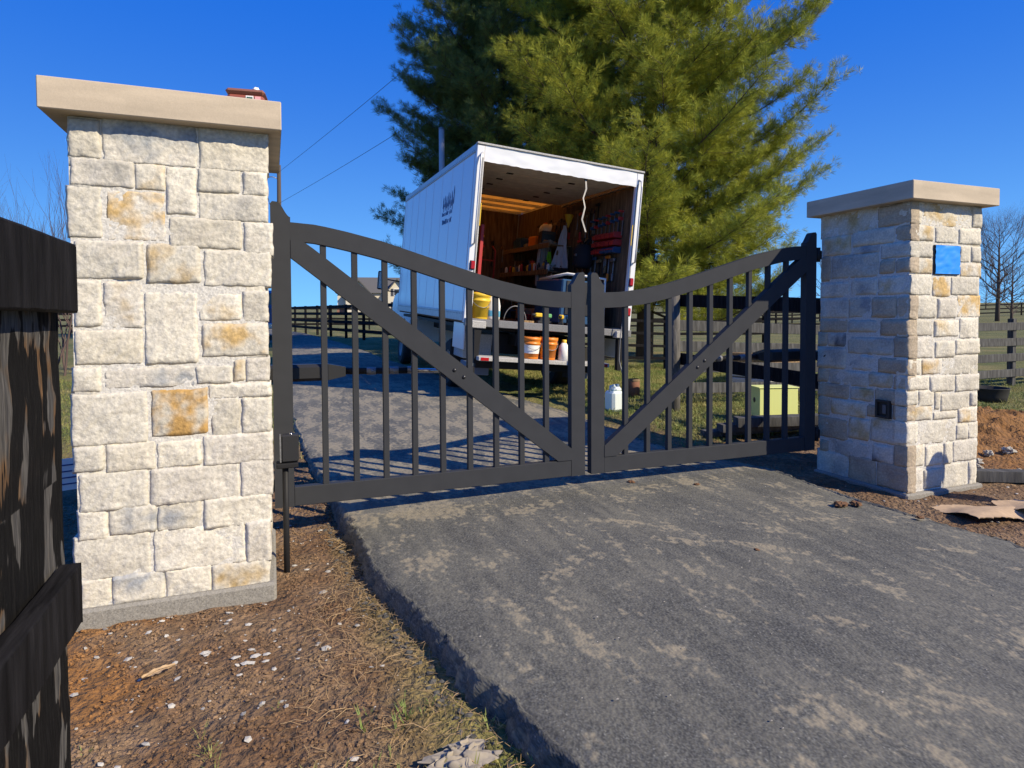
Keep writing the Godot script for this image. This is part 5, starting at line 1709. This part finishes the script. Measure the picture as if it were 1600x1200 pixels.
	# blue pickup mostly hidden behind the left gate stile
	var C := thing("pickup_truck", "dark blue pickup parked on the drive, mostly hidden behind the left gate stile", "truck", Vector3(-2.5, drive_y(-22.0), -22.0), 0.06)
	var blue := mat(0.02, 0.06, 0.17, 0.25)
	blue.clearcoat_enabled = true
	var prof := PackedVector2Array([Vector2(0, 0.45), Vector2(0, 1.25), Vector2(2.0, 1.3), Vector2(2.05, 1.9), Vector2(2.3, 2.0), Vector2(3.5, 2.0), Vector2(4.2, 1.4), Vector2(5.5, 1.28), Vector2(5.7, 1.0), Vector2(5.7, 0.45)])
	var cx := Transform3D(Basis(Vector3(0, 0, -1), Vector3.UP, Vector3(1, 0, 0)), Vector3.ZERO)
	var cs := geo()
	prism(cs, prof, -0.98, 0.98, cx)
	var body := part("body", cs, blue, C)
	for s in [-1.0, 1.0]:
		var sw := geo()
		prism(sw, PackedVector2Array([Vector2(2.2, 1.36), Vector2(2.3, 1.88), Vector2(3.4, 1.9), Vector2(3.95, 1.42)]), s * 0.985 - 0.004, s * 0.985 + 0.004, cx)
		part("side_window", sw, M.glass, body)
		var mi := part("mirror", boxed(Vector3(s * 1.16, 1.62, -3.7), Vector3(0.2, 0.42, 0.12), 0.03), M.black_plastic, C)
		part("mirror_arm", boxed(Vector3(s * 1.02, 1.5, -3.7), Vector3(0.12, 0.06, 0.06), 0.01), M.black_plastic, mi)
		part("tail_lamp", boxed(Vector3(s * 0.86, 1.0, 0.012), Vector3(0.18, 0.4, 0.03), 0.008), M.red_lens, body)
		for wz in [-1.2, -4.7]:
			var xf := Transform3D(Basis(Vector3(0, 0, 1), -PI / 2), Vector3(s * 0.84, 0.385, wz))
			var ty := part("wheel", lathed([Vector2(0.2, -0.14), Vector2(0.35, -0.14), Vector2(0.39, -0.09), Vector2(0.39, 0.09), Vector2(0.35, 0.14), Vector2(0.2, 0.14)], 24, xf, false), M.rubber, C)
			part("rim", lathed([Vector2(0, -0.1), Vector2(0.21, -0.14), Vector2(0.21, 0.14), Vector2(0, 0.1)], 16, xf, false), M.chrome, ty)
	var rw := geo()
	box(rw, Vector3(0, 1.63, -2.02), Vector3(1.5, 0.45, 0.03), 0.005)
	part("rear_window", rw, M.glass, body)
	part("bumper", boxed(Vector3(0, 0.55, 0.06), Vector3(1.9, 0.2, 0.14), 0.02), M.chrome, C)

# ------------------------------------------------------------------ small things
func make_small_things() -> void:
	# battery charger case forgotten on the left pillar's cap
	var topy := 0.102 + 2.178 + 0.134
	var bx := thing("tool_box", "small reddish brown plastic box with a white label on top of the left pillar's cap", "box", Vector3(-2.285, topy, 0.34), -0.12)
	var red := mat(0.26, 0.07, 0.05, 0.6)
	var brown := mat(0.22, 0.085, 0.05, 0.6)
	part("body", boxed(Vector3(0.0, 0.024, 0), Vector3(0.17, 0.048, 0.12), 0.016), red, bx)
	part("lid", boxed(Vector3(0.0, 0.057, 0), Vector3(0.176, 0.026, 0.128), 0.0125), brown, bx)
	part("label", boxed(Vector3(0.02, 0.026, 0.0615), Vector3(0.034, 0.02, 0.003)), M.white_plastic, bx)
	part("label", boxed(Vector3(0.056, 0.026, 0.0615), Vector3(0.026, 0.018, 0.003)), mat(0.7, 0.35, 0.35, 0.6), bx)
	part("label_print", boxed(Vector3(0.02, 0.026, 0.0635), Vector3(0.026, 0.008, 0.001)), mat(0.03, 0.1, 0.07, 0.6), bx)
	lump_part("blob", bx, Vector3(0.016, 0.014, 0.016), M.white_plastic, 3).position = Vector3(0.045, 0.074, 0.03)
	var stick := thing("wood_offcut", "short grey stick lying on the left pillar's cap beside the red box", "stick", Vector3(-2.395, topy + 0.016, 0.34), 0.5)
	part("stick", boxed(Vector3.ZERO, Vector3(0.13, 0.022, 0.02), 0.004, Basis(Vector3(0, 0, 1), -0.12)), M.grey_board, stick)
	# cardboard sheets by the right pillar
	var y0 := ground_y(2.5, 0.85)
	var cb := thing("cardboard_sheet", "bent sheet of brown cardboard lying on the dirt in front of the right pillar", "cardboard", Vector3(2.42, y0 + 0.02, 0.86), -0.15)
	cardboard_part(cb, 0.62, 0.36, 1, 0.03)
	var cb2 := thing("cardboard_sheet", "second cardboard sheet half under the first, nearer the right edge", "cardboard", Vector3(2.86, ground_y(2.86, 1.0) + 0.035, 1.02), -0.35)
	cardboard_part(cb2, 0.62, 0.40, 7, 0.04)
	# black landscape timber right of the right pillar
	var lt := thing("landscape_timber", "long dark timber lying on the dirt right of the right pillar", "timber", Vector3(3.1, ground_y(3.4, 0.3) + 0.05, 0.30))
	plank("beam", Vector3(0, 0, 0), Vector3(1.9, -0.01, 0.95), 0.09, 0.10, M.grey_board, lt, 5)
	# the post off to the right that throws its shadow on the right pillar
	var kp := thing("keypad_post", "slim dark post with a rounded head standing beside the drive, right of the picture", "post", Vector3(3.33, ground_y(3.33, 1.33), 1.33))
	part("post", boxed(Vector3(0, 0.42, 0), Vector3(0.10, 1.0, 0.10), 0.01), M.black_iron, kp)
	part("head", lathed([Vector2(0.05, 0.9), Vector2(0.085, 0.93), Vector2(0.09, 1.02), Vector2(0.07, 1.1), Vector2(0.03, 1.14), Vector2(0, 1.145)], 16), M.black_iron, kp)
	# things in the grass behind the right leaf
	var jg := thing("water_jug", "translucent white water jug standing in the grass behind the gate", "jug", Vector3(1.86, ground_y(1.86, -3.25), -3.25), 0.2)
	var jm := mat(0.74, 0.80, 0.78, 0.35)
	jm.backlight_enabled = true
	jm.backlight = Color(0.5, 0.6, 0.58)
	part("body", boxed(Vector3(0, 0.13, 0), Vector3(0.19, 0.26, 0.19), 0.03), jm, jg)
	part("shoulder", boxed(Vector3(0.02, 0.275, 0), Vector3(0.13, 0.07, 0.15), 0.03), jm, jg)
	part("handle", tubed([Vector3(-0.07, 0.25, 0), Vector3(-0.06, 0.32, 0), Vector3(0.0, 0.33, 0), Vector3(0.02, 0.29, 0)], [0.013], 8), jm, jg)
	part("cap", lathed([Vector2(0.03, 0.3), Vector2(0.03, 0.34), Vector2(0, 0.34)], 12, Transform3D(Basis.IDENTITY, Vector3(0.05, 0, 0))), M.blue, jg)
	var cn := thing("paint_can", "rusty brown can standing in the grass behind the right gate leaf", "can", Vector3(2.72, ground_y(2.72, -4.15), -4.15))
	part("body", lathed([Vector2(0, 0), Vector2(0.085, 0), Vector2(0.085, 0.25), Vector2(0.08, 0.255), Vector2(0, 0.25)], 18), textured(mat(0.3, 0.13, 0.07, 0.8), M.speck, 6.0), cn)
	part("rim", lathed([Vector2(0.088, 0.23), Vector2(0.09, 0.25), Vector2(0.082, 0.262)], 18), M.wood, cn)
	var yb := thing("yellow_box", "lime yellow box with a round hole, on boards behind the right leaf", "box", Vector3(3.30, ground_y(3.3, -2.05) + 0.075, -2.05), -0.3)
	var ym := mat(0.72, 0.76, 0.27, 0.5)
	part("body", boxed(Vector3(0, 0.17, 0), Vector3(0.46, 0.34, 0.26), 0.006), ym, yb)
	part("hole", lathed([Vector2(0, 0.001), Vector2(0.03, 0.001), Vector2(0.03, -0.02)], 18, Transform3D(Basis(Vector3(0, 0, 1), PI / 2), Vector3(-0.23, 0.19, 0))), M.black_plastic, yb)
	part("lid_seam", boxed(Vector3(0, 0.342, 0), Vector3(0.48, 0.012, 0.28), 0.003), ym, yb)
	for k in 3:
		var b := thing("old_board", ["weathered board at the bottom of the pile behind the right gate leaf", "weathered board across the middle of the pile behind the right gate leaf", "dark board on top of the pile behind the right gate leaf"][k], "board", Vector3(2.05 + 0.12 * k, ground_y(2.3, -1.6) + 0.045 + 0.07 * k, -1.72 + 0.1 * k), 0.0, "boards piled behind the right gate leaf")
		plank("board", Vector3(0, 0, 0), Vector3(1.7, 0.05, 0.25 + 0.2 * k), 0.06 + 0.02 * k, 0.16, M.grey_board, b, 40 + k)
	# pile of pale lumber and a tarp further off behind the fence
	var lp := thing("lumber_stack", "stack of pale lumber beyond the grey fence behind the right gate leaf", "lumber", Vector3(6.3, ground_y(6.3, -5.2), -5.2), 0.35)
	for k in 5:
		part("plank", boxed(Vector3(0.03 * (k % 2), 0.12 + 0.11 * k, 0), Vector3(1.7, 0.09, 0.8), 0.01), M.wood if k > 2 else M.dirty_white, lp)
	for s in [-0.6, 0.6]:
		part("bearer", boxed(Vector3(s, 0.03, 0), Vector3(0.1, 0.09, 0.8)), M.grey_board, lp)
	# black drum lying in the grass right of the pillar
	var dr := thing("black_tub", "black rubber feed tub in the grass right of the right pillar", "tub", Vector3(7.55, ground_y(7.55, -2.3), -2.3))
	part("body", lathed([Vector2(0, 0.0), Vector2(0.22, 0), Vector2(0.24, 0.08), Vector2(0.26, 0.19), Vector2(0.27, 0.2), Vector2(0.25, 0.2), Vector2(0.22, 0.05), Vector2(0, 0.04)], 24), M.rubber, dr)
	# yard sign and timber in the gap left of the left pillar
	var ys := thing("yard_sign", "small white yard sign with dark print in the gap left of the left pillar", "sign", Vector3(-3.42, ground_y(-3.4, -1.0), -1.0), 0.3)
	part("panel", boxed(Vector3(0, 0.36, 0), Vector3(0.3, 0.2, 0.008)), M.white_plastic, ys)
	for k in 4:
		part("print", boxed(Vector3(-0.02 + 0.01 * k, 0.42 - 0.04 * k, 0.006), Vector3(0.2, 0.008, 0.002)), mat(0.03, 0.06, 0.2, 0.6), ys)
	for s in [-0.1, 0.1]:
		part("stake", boxed(Vector3(s, 0.12, -0.012), Vector3(0.012, 0.34, 0.012)), M.galv, ys)
	var bn := thing("cardboard_box", "open cardboard box with white packing in the gap left of the left pillar", "box", Vector3(-4.2, ground_y(-4.2, -2.4), -2.4), 0.4)
	part("body", boxed(Vector3(0, 0.28, 0), Vector3(0.5, 0.56, 0.5), 0.004), M.cardboard, bn)
	part("flap", boxed(Vector3(0.27, 0.55, 0), Vector3(0.2, 0.006, 0.48), 0.0, Basis(Vector3(0, 0, 1), -0.5)), M.wood, bn)
	part("packing", boxed(Vector3(0, 0.38, 0.252), Vector3(0.48, 0.15, 0.01)), mat(0.6, 0.65, 0.75, 0.7), bn)
	# rag, leaf and clods
	var rag := thing("rag", "crumpled dirty white rag on the straw at the drive's left edge", "rag", Vector3(-1.66, ground_y(-1.66, 1.80) + 0.005, 1.80), 0.4)
	part("cloth", grid_mesh(40, 28, func(i, j):
		var u: float = i / 40.0 - 0.5
		var w: float = j / 28.0 - 0.5
		var edge: float = clampf(1.0 - 4.0 * maxf(u * u, w * w), 0.0, 1.0)
		var fold: float = absf(n_mid.get_noise_2d(u * 1.7 + 3.0, w * 0.9)) * 0.045 + absf(n_mid.get_noise_2d(u * 3.0, w * 2.2 + 8.0)) * 0.01
		var wob := n_mid.get_noise_2d(u * 1.2 + 20.0, w * 1.2) * 0.06
		return Vector3(u * 0.19 + wob, 0.012 + fold * (0.35 + 0.65 * edge), -w * 0.14 + wob * 0.5)), textured(mat(0.36, 0.31, 0.24, 0.95), M.soft, 9.0), rag)
	var lf := thing("dead_leaf", "curled tan dead leaf on the dirt in front of the left pillar", "leaf", Vector3(-2.62, ground_y(-2.62, 0.94) + 0.016, 0.94), 0.5)
	part("blade", grid_mesh(12, 6, func(i, j):
		var u: float = i / 12.0
		var w: float = (j / 6.0 - 0.5) * 2.0
		var half: float = (0.02 + 0.008 * n_hi.get_noise_2d(u * 0.6, signf(w) * 3.0)) * pow(sin(PI * clampf(u * 0.95 + 0.03, 0.0, 1.0)), 0.7)
		return Vector3((u - 0.5) * 0.12, 0.006 * w * w + 0.004 * sin(u * 3.0) + n_hi.get_noise_2d(u * 0.4, w * 0.2) * 0.006, -w * half)), mat(0.45, 0.31, 0.17, 0.8), lf)
	part("midrib", tubed([Vector3(-0.06, 0.003, 0), Vector3(0, 0.013, 0), Vector3(0.065, 0.004, 0)], [0.0015], 5), mat(0.4, 0.27, 0.14, 0.8), lf)
	var spots := [[1.30, 0.62, 0.035], [1.41, 0.64, 0.030], [1.55, 0.98, 0.018], [0.23, 1.02, 0.012], [0.3, -0.35, 0.02], [0.72, -0.12, 0.016]]
	var clod_lab := ["left clod of the pair of mud clods on the drive before the right pillar", "right clod of the pair of mud clods on the drive before the right pillar", "small mud clod on the drive near its right edge", "small dark clod on the drive left of centre", "crumb of mud on the drive just before the gate's meeting stiles", "crumb of mud on the drive before the right leaf"]
	for k in spots.size():
		var s: Array = spots[k]
		var o := thing("mud_clod", clod_lab[k], "clod", Vector3(s[0], drive_y(s[1]) + 0.018 + s[2] * 0.2, s[1]), k * 1.3, "mud clods on the drive")
		lump_part("clod", o, Vector3(s[2] * 1.3, s[2] * 0.42, s[2]), mat(0.15, 0.075, 0.035, 0.95), 20 + k, 0.7)
	var rk := [[3.62, 0.02, 0.034], [3.9, -0.06, 0.03], [3.50, 0.10, 0.026], [4.12, -0.02, 0.038], [3.75, 0.28, 0.02], [4.35, 0.2, 0.022]]
	for k in rk.size():
		var s: Array = rk[k]
		var o := thing("limestone_rock", ["white limestone chunk at the foot of the clay heap, second from the pillar", "white limestone chunk in the middle of those along the clay heap", "white limestone chunk nearest the right pillar below the clay heap", "largest white limestone chunk along the clay heap", "small white limestone chunk before the row by the clay heap", "small white limestone chunk at the right edge before the clay heap"][k], "rock", Vector3(s[0], ground_y(s[0], s[1]) + s[2] * 0.4, s[1]), k, "limestone chunks by the clay heap")
		lump_part("rock", o, Vector3(s[2] * 1.2, s[2] * 0.75, s[2]), textured(mat(0.5, 0.47, 0.41, 0.95), M.fine, 5.0), 50 + k, 1.1)

func cardboard_part(o: Node3D, w: float, d: float, seed_: int, bend: float) -> void:
	var top := func(i, j):
		var u: float = i / 30.0 - 0.5
		var v: float = j / 14.0 - 0.5
		var ragged: float = n_hi.get_noise_2d(u * 2.0 + seed_, 4.0) * 0.03 * signf(v) * (1.0 if absf(v) > 0.45 else 0.0)
		var y: float = bend * sin(v * 5.0 + u * 2.0 + seed_) * 0.8 + bend * 0.7 * cos(u * 4.0 + seed_) + n_mid.get_noise_2d(u + seed_, v) * 0.012
		return Vector3(u * w + n_hi.get_noise_2d(v * 2.0, seed_) * 0.02 * absf(u) * 2.0, y, v * d + ragged)
	var m := grid_mesh(30, 14, top)
	var st := SurfaceTool.new()
	st.begin(Mesh.PRIMITIVE_TRIANGLES)
	st.append_from(m, 0, Transform3D.IDENTITY)
	st.append_from(m, 0, Transform3D(Basis.IDENTITY, Vector3(0, -0.004, 0)))
	st.generate_normals()
	part("sheet", st.commit(), M.cardboard, o)

# ------------------------------------------------------------------ what lies and grows on the ground
func clump_mesh(seed_: int, flat: float) -> ArrayMesh:
	var r := RandomNumberGenerator.new()
	r.seed = seed_
	var s := []
	for k in 5:
		var a := TAU * k / 5.0
		s.append(Vector3(cos(a) * r.randf_range(0.7, 1.15), r.randf_range(-0.25, 0.25) * flat, sin(a) * r.randf_range(0.7, 1.15)))
	var top := Vector3(r.randf_range(-0.3, 0.3), flat * r.randf_range(0.7, 1.1), r.randf_range(-0.3, 0.3))
	var bot := Vector3(0, -flat, 0)
	var st := geo()
	for k in 5:
		var n: Vector3 = s[k] + s[(k + 1) % 5]
		tri(st, s[k], s[(k + 1) % 5], top, n + Vector3(0, 1, 0))
		tri(st, s[k], s[(k + 1) % 5], bot, n - Vector3(0, 1, 0))
	st.generate_normals()
	return st.commit()

func blade_mesh(n: int, h: float, w: float, lean: float, seed_: int) -> ArrayMesh:
	var r := RandomNumberGenerator.new()
	r.seed = seed_
	var st := geo()
	for k in n:
		var a := TAU * k / n + r.randf()
		var d := Vector3(cos(a), 0, sin(a))
		var b := d * r.randf() * 0.02
		var side := Vector3(-d.z, 0, d.x) * w * 0.5
		var hh := h * r.randf_range(0.55, 1.1)
		var m := b + Vector3(0, hh * 0.6, 0) + d * hh * lean * 0.4
		var t := b + Vector3(0, hh, 0) + d * hh * lean
		st.add_vertex(b - side); st.add_vertex(m); st.add_vertex(b + side)
		st.add_vertex(m - side * 0.8); st.add_vertex(t); st.add_vertex(m + side * 0.8)
	st.generate_normals()
	return st.commit()

func near_y(x: float, z: float) -> float:
	return ground_y(x, z) + n_mid.get_noise_2d(x * 2.0, z * 2.0) * 0.016 + n_hi.get_noise_2d(x * 0.8, z * 0.8) * 0.012

func on_drive(x: float, z: float, pad := 0.0) -> bool:
	return x > drive_left(z) - pad and x < drive_right(z) + pad

func in_pillar(x: float, z: float) -> bool:
	return absf(absf(x) - PILLAR_X) < 0.44 and absf(z) < 0.44

func make_ground_cover() -> void:
	var r := RandomNumberGenerator.new()
	r.seed = 1234
	# crumbs of soil
	var xfs := []
	var cols := []
	while xfs.size() < 46000:
		var left := r.randf() < 0.8
		var x := r.randf_range(-3.6, -1.3) if left else r.randf_range(1.7, 6.0)
		var z := r.randf_range(-1.6, 2.6) if left else r.randf_range(-1.6, 1.7)
		if on_drive(x, z, 0.01) or in_pillar(x, z) or r.randf() > dirt_share(x, z) + 0.12:
			continue
		var cl := n_mid.get_noise_2d(x * 2.5 + 30.0, z * 2.5)
		if r.randf() > 0.45 + 1.1 * cl:
			continue
		var s := 0.0018 + 0.0075 * pow(r.randf(), 4.0)
		xfs.append(Transform3D(Basis(Vector3(r.randf() - 0.5, 1, r.randf() - 0.5).normalized(), r.randf() * TAU).scaled(Vector3(s * r.randf_range(0.8, 1.5), s, s)), Vector3(x, near_y(x, z) + s * 0.25, z)))
		var c := ground_colour(x, z) * r.randf_range(0.75, 1.2)
		cols.append(Color(c.r, c.g, c.b, 1))
	scatter("soil_crumbs", clump_mesh(1, 0.75), M.lump, xfs, cols)
	get_node("soil_crumbs").set_meta("label", "loose crumbs of brown soil beside the drive")
	# chips of white limestone
	xfs = []
	cols = []
	while xfs.size() < 600:
		var left := r.randf() < 0.75
		var x := r.randf_range(-3.2, -1.5) if left else r.randf_range(1.9, 5.5)
		var z := r.randf_range(-0.9, 2.3) if left else r.randf_range(-0.9, 1.4)
		if on_drive(x, z, 0.02) or in_pillar(x, z) or r.randf() > dirt_share(x, z):
			continue
		var close := exp(-pow((z - 0.75) * 1.4, 2.0)) + 0.35
		if r.randf() > close:
			continue
		var s := 0.0035 + 0.013 * pow(r.randf(), 3.5)
		xfs.append(Transform3D(Basis(Vector3(r.randf() - 0.5, 1, r.randf() - 0.5).normalized(), r.randf() * TAU).scaled(Vector3(s * r.randf_range(0.8, 1.6), s * 0.8, s)), Vector3(x, near_y(x, z) + s * 0.3, z)))
		var g := r.randf_range(0.36, 0.6)
		cols.append(Color(g, g * 0.95, g * 0.86, 1))
	for k in 14:      # a little heap of chips by the pillar's foot
		var s := r.randf_range(0.006, 0.02)
		var x := -2.28 + r.randfn() * 0.09
		var z := 0.92 + r.randfn() * 0.07
		xfs.append(Transform3D(Basis(Vector3.UP, r.randf() * TAU).scaled(Vector3(s * 1.3, s * 0.7, s)), Vector3(x, near_y(x, z) + s * 0.3, z)))
		cols.append(Color(0.58, 0.55, 0.49, 1))
	for k in 140:      # a few strays on the drive
		var s := r.randf_range(0.002, 0.0055)
		var z := r.randf_range(-1.5, 2.4)
		var x := r.randf_range(drive_left(z) + 0.05, drive_right(z) - 0.05)
		xfs.append(Transform3D(Basis(Vector3.UP, r.randf() * TAU).scaled(Vector3(s * 1.4, s * 0.8, s)), Vector3(x, drive_y(z) + 0.018 + s * 0.5, z)))
		var g := r.randf_range(0.3, 0.6)
		cols.append(Color(g, g * 0.92, g * 0.78, 1))
	scatter("limestone_chips", clump_mesh(2, 0.6), M.lump, xfs, cols)
	get_node("limestone_chips").set_meta("label", "small white limestone chips strewn over the dirt")
	# broken bits of asphalt along the drive's left edge
	xfs = []
	cols = []
	for k in 800:
		var z := r.randf_range(-2.0, 2.7)
		var off := r.randf()
		var x := drive_left(z) - 0.085 - 0.07 * off + r.randfn() * 0.012
		var s := 0.003 + 0.011 * pow(r.randf(), 3.0)
		var y := near_y(x, z)
		xfs.append(Transform3D(Basis(Vector3(r.randf() - 0.5, 1, r.randf() - 0.5).normalized(), r.randf() * TAU).scaled(Vector3(s * 1.3, s, s)), Vector3(x, y + s * 0.2, z)))
		var g := r.randf_range(0.05, 0.13)
		cols.append(Color(g, g * 0.97, g * 0.9, 1))
	scatter("asphalt_crumbs", clump_mesh(3, 0.8), M.lump, xfs, cols)
	get_node("asphalt_crumbs").set_meta("label", "broken grey asphalt crumbs along the drive's left edge")
	# dead straw along the drive's left edge
	var straw := geo()
	for k in 1:
		var a := Vector3(-0.05, 0, 0.0)
		var b := Vector3(0.005, 0.008, 0.009)
		var c := Vector3(0.055, 0, -0.003)
		var s := Vector3(0, 0.0004, 0.0009)
		quad(straw, a - s, b - s, b + s, a + s, Vector3.UP)
		quad(straw, b - s, c - s, c + s, b + s, Vector3.UP)
	straw.generate_normals()
	xfs = []
	cols = []
	while xfs.size() < 2200:
		var z := r.randf_range(-0.9, 2.7)
		var near := pow(r.randf(), 1.3) * lerpf(0.12, 0.7, smooth01(-0.2, 1.8, z))
		var x := drive_left(z) - 0.02 - near
		if in_pillar(x, z) or r.randf() > 0.15 + 0.85 * smooth01(-0.4, 0.9, z) + 0.6 * n_mid.get_noise_2d(x * 2.0, z * 2.0):
			continue
		xfs.append(Transform3D(Basis(Vector3.UP, r.randf() * TAU) * Basis(Vector3.RIGHT, r.randf_range(-0.5, 0.5)) * Basis(Vector3(0, 0, 1), r.randf_range(-0.35, 0.35)) * Basis.from_scale(Vector3.ONE * r.randf_range(0.3, 1.05)), Vector3(x, near_y(x, z) + r.randf() * 0.012, z)))
		var g := r.randf_range(0.55, 1.15)
		cols.append(Color(0.42 * g, 0.28 * g, 0.135 * g, 1))
	scatter("dead_straw", straw.commit(), M.blade, xfs, cols)
	get_node("dead_straw").set_meta("label", "tangled dead straw along the drive's left edge")
	# grass: sparse green shoots in front, lawn behind the gate and on the right
	xfs = []
	cols = []
	var tries := 0
	while xfs.size() < 46000 and tries < 400000:
		tries += 1
		var pick := r.randf()
		var x: float
		var z: float
		if pick < 0.035:
			x = r.randf_range(-3.4, -1.2); z = r.randf_range(1.2, 2.8)
		elif pick < 0.62:
			x = r.randf_range(1.5, 7.0); z = r.randf_range(-9.0, -1.2)
		elif pick < 0.85:
			x = r.randf_range(4.2, 12.0); z = r.randf_range(-6.5, 1.0)
		else:
			x = r.randf_range(-6.5, -1.8); z = r.randf_range(-9.0, -0.8)
		if on_drive(x, z, 0.0) or in_pillar(x, z):
			continue
		var d := dirt_share(x, z)
		var keep := 1.0 - d
		if pick < 0.035:
			keep = 0.9 * smooth01(1.5, 2.6, z + n_mid.get_noise_2d(x * 2.0, z * 2.0))
		if r.randf() > keep:
			continue
		var lush := 0.6 + 0.7 * n_lo.get_noise_2d(x * 3.0, z * 3.0) + 0.4 * n_mid.get_noise_2d(x, z)
		var s := r.randf_range(0.5, 1.15)
		xfs.append(Transform3D(Basis(Vector3.UP, r.randf() * TAU).scaled(Vector3(1, r.randf_range(0.6, 1.2), 1) * s), Vector3(x, near_y(x, z) - 0.005, z)))
		var c := Color(0.37, 0.31, 0.105).lerp(Color(0.13, 0.185, 0.03), clampf(lush + r.randf_range(-0.35, 0.35), 0.0, 1.0))
		cols.append(Color(c.r, c.g, c.b, 1))
	scatter("grass", blade_mesh(7, 0.055, 0.006, 0.7, 4), M.blade, xfs, cols)
	get_node("grass").set_meta("label", "short winter grass, yellow and green, beside and behind the gate")
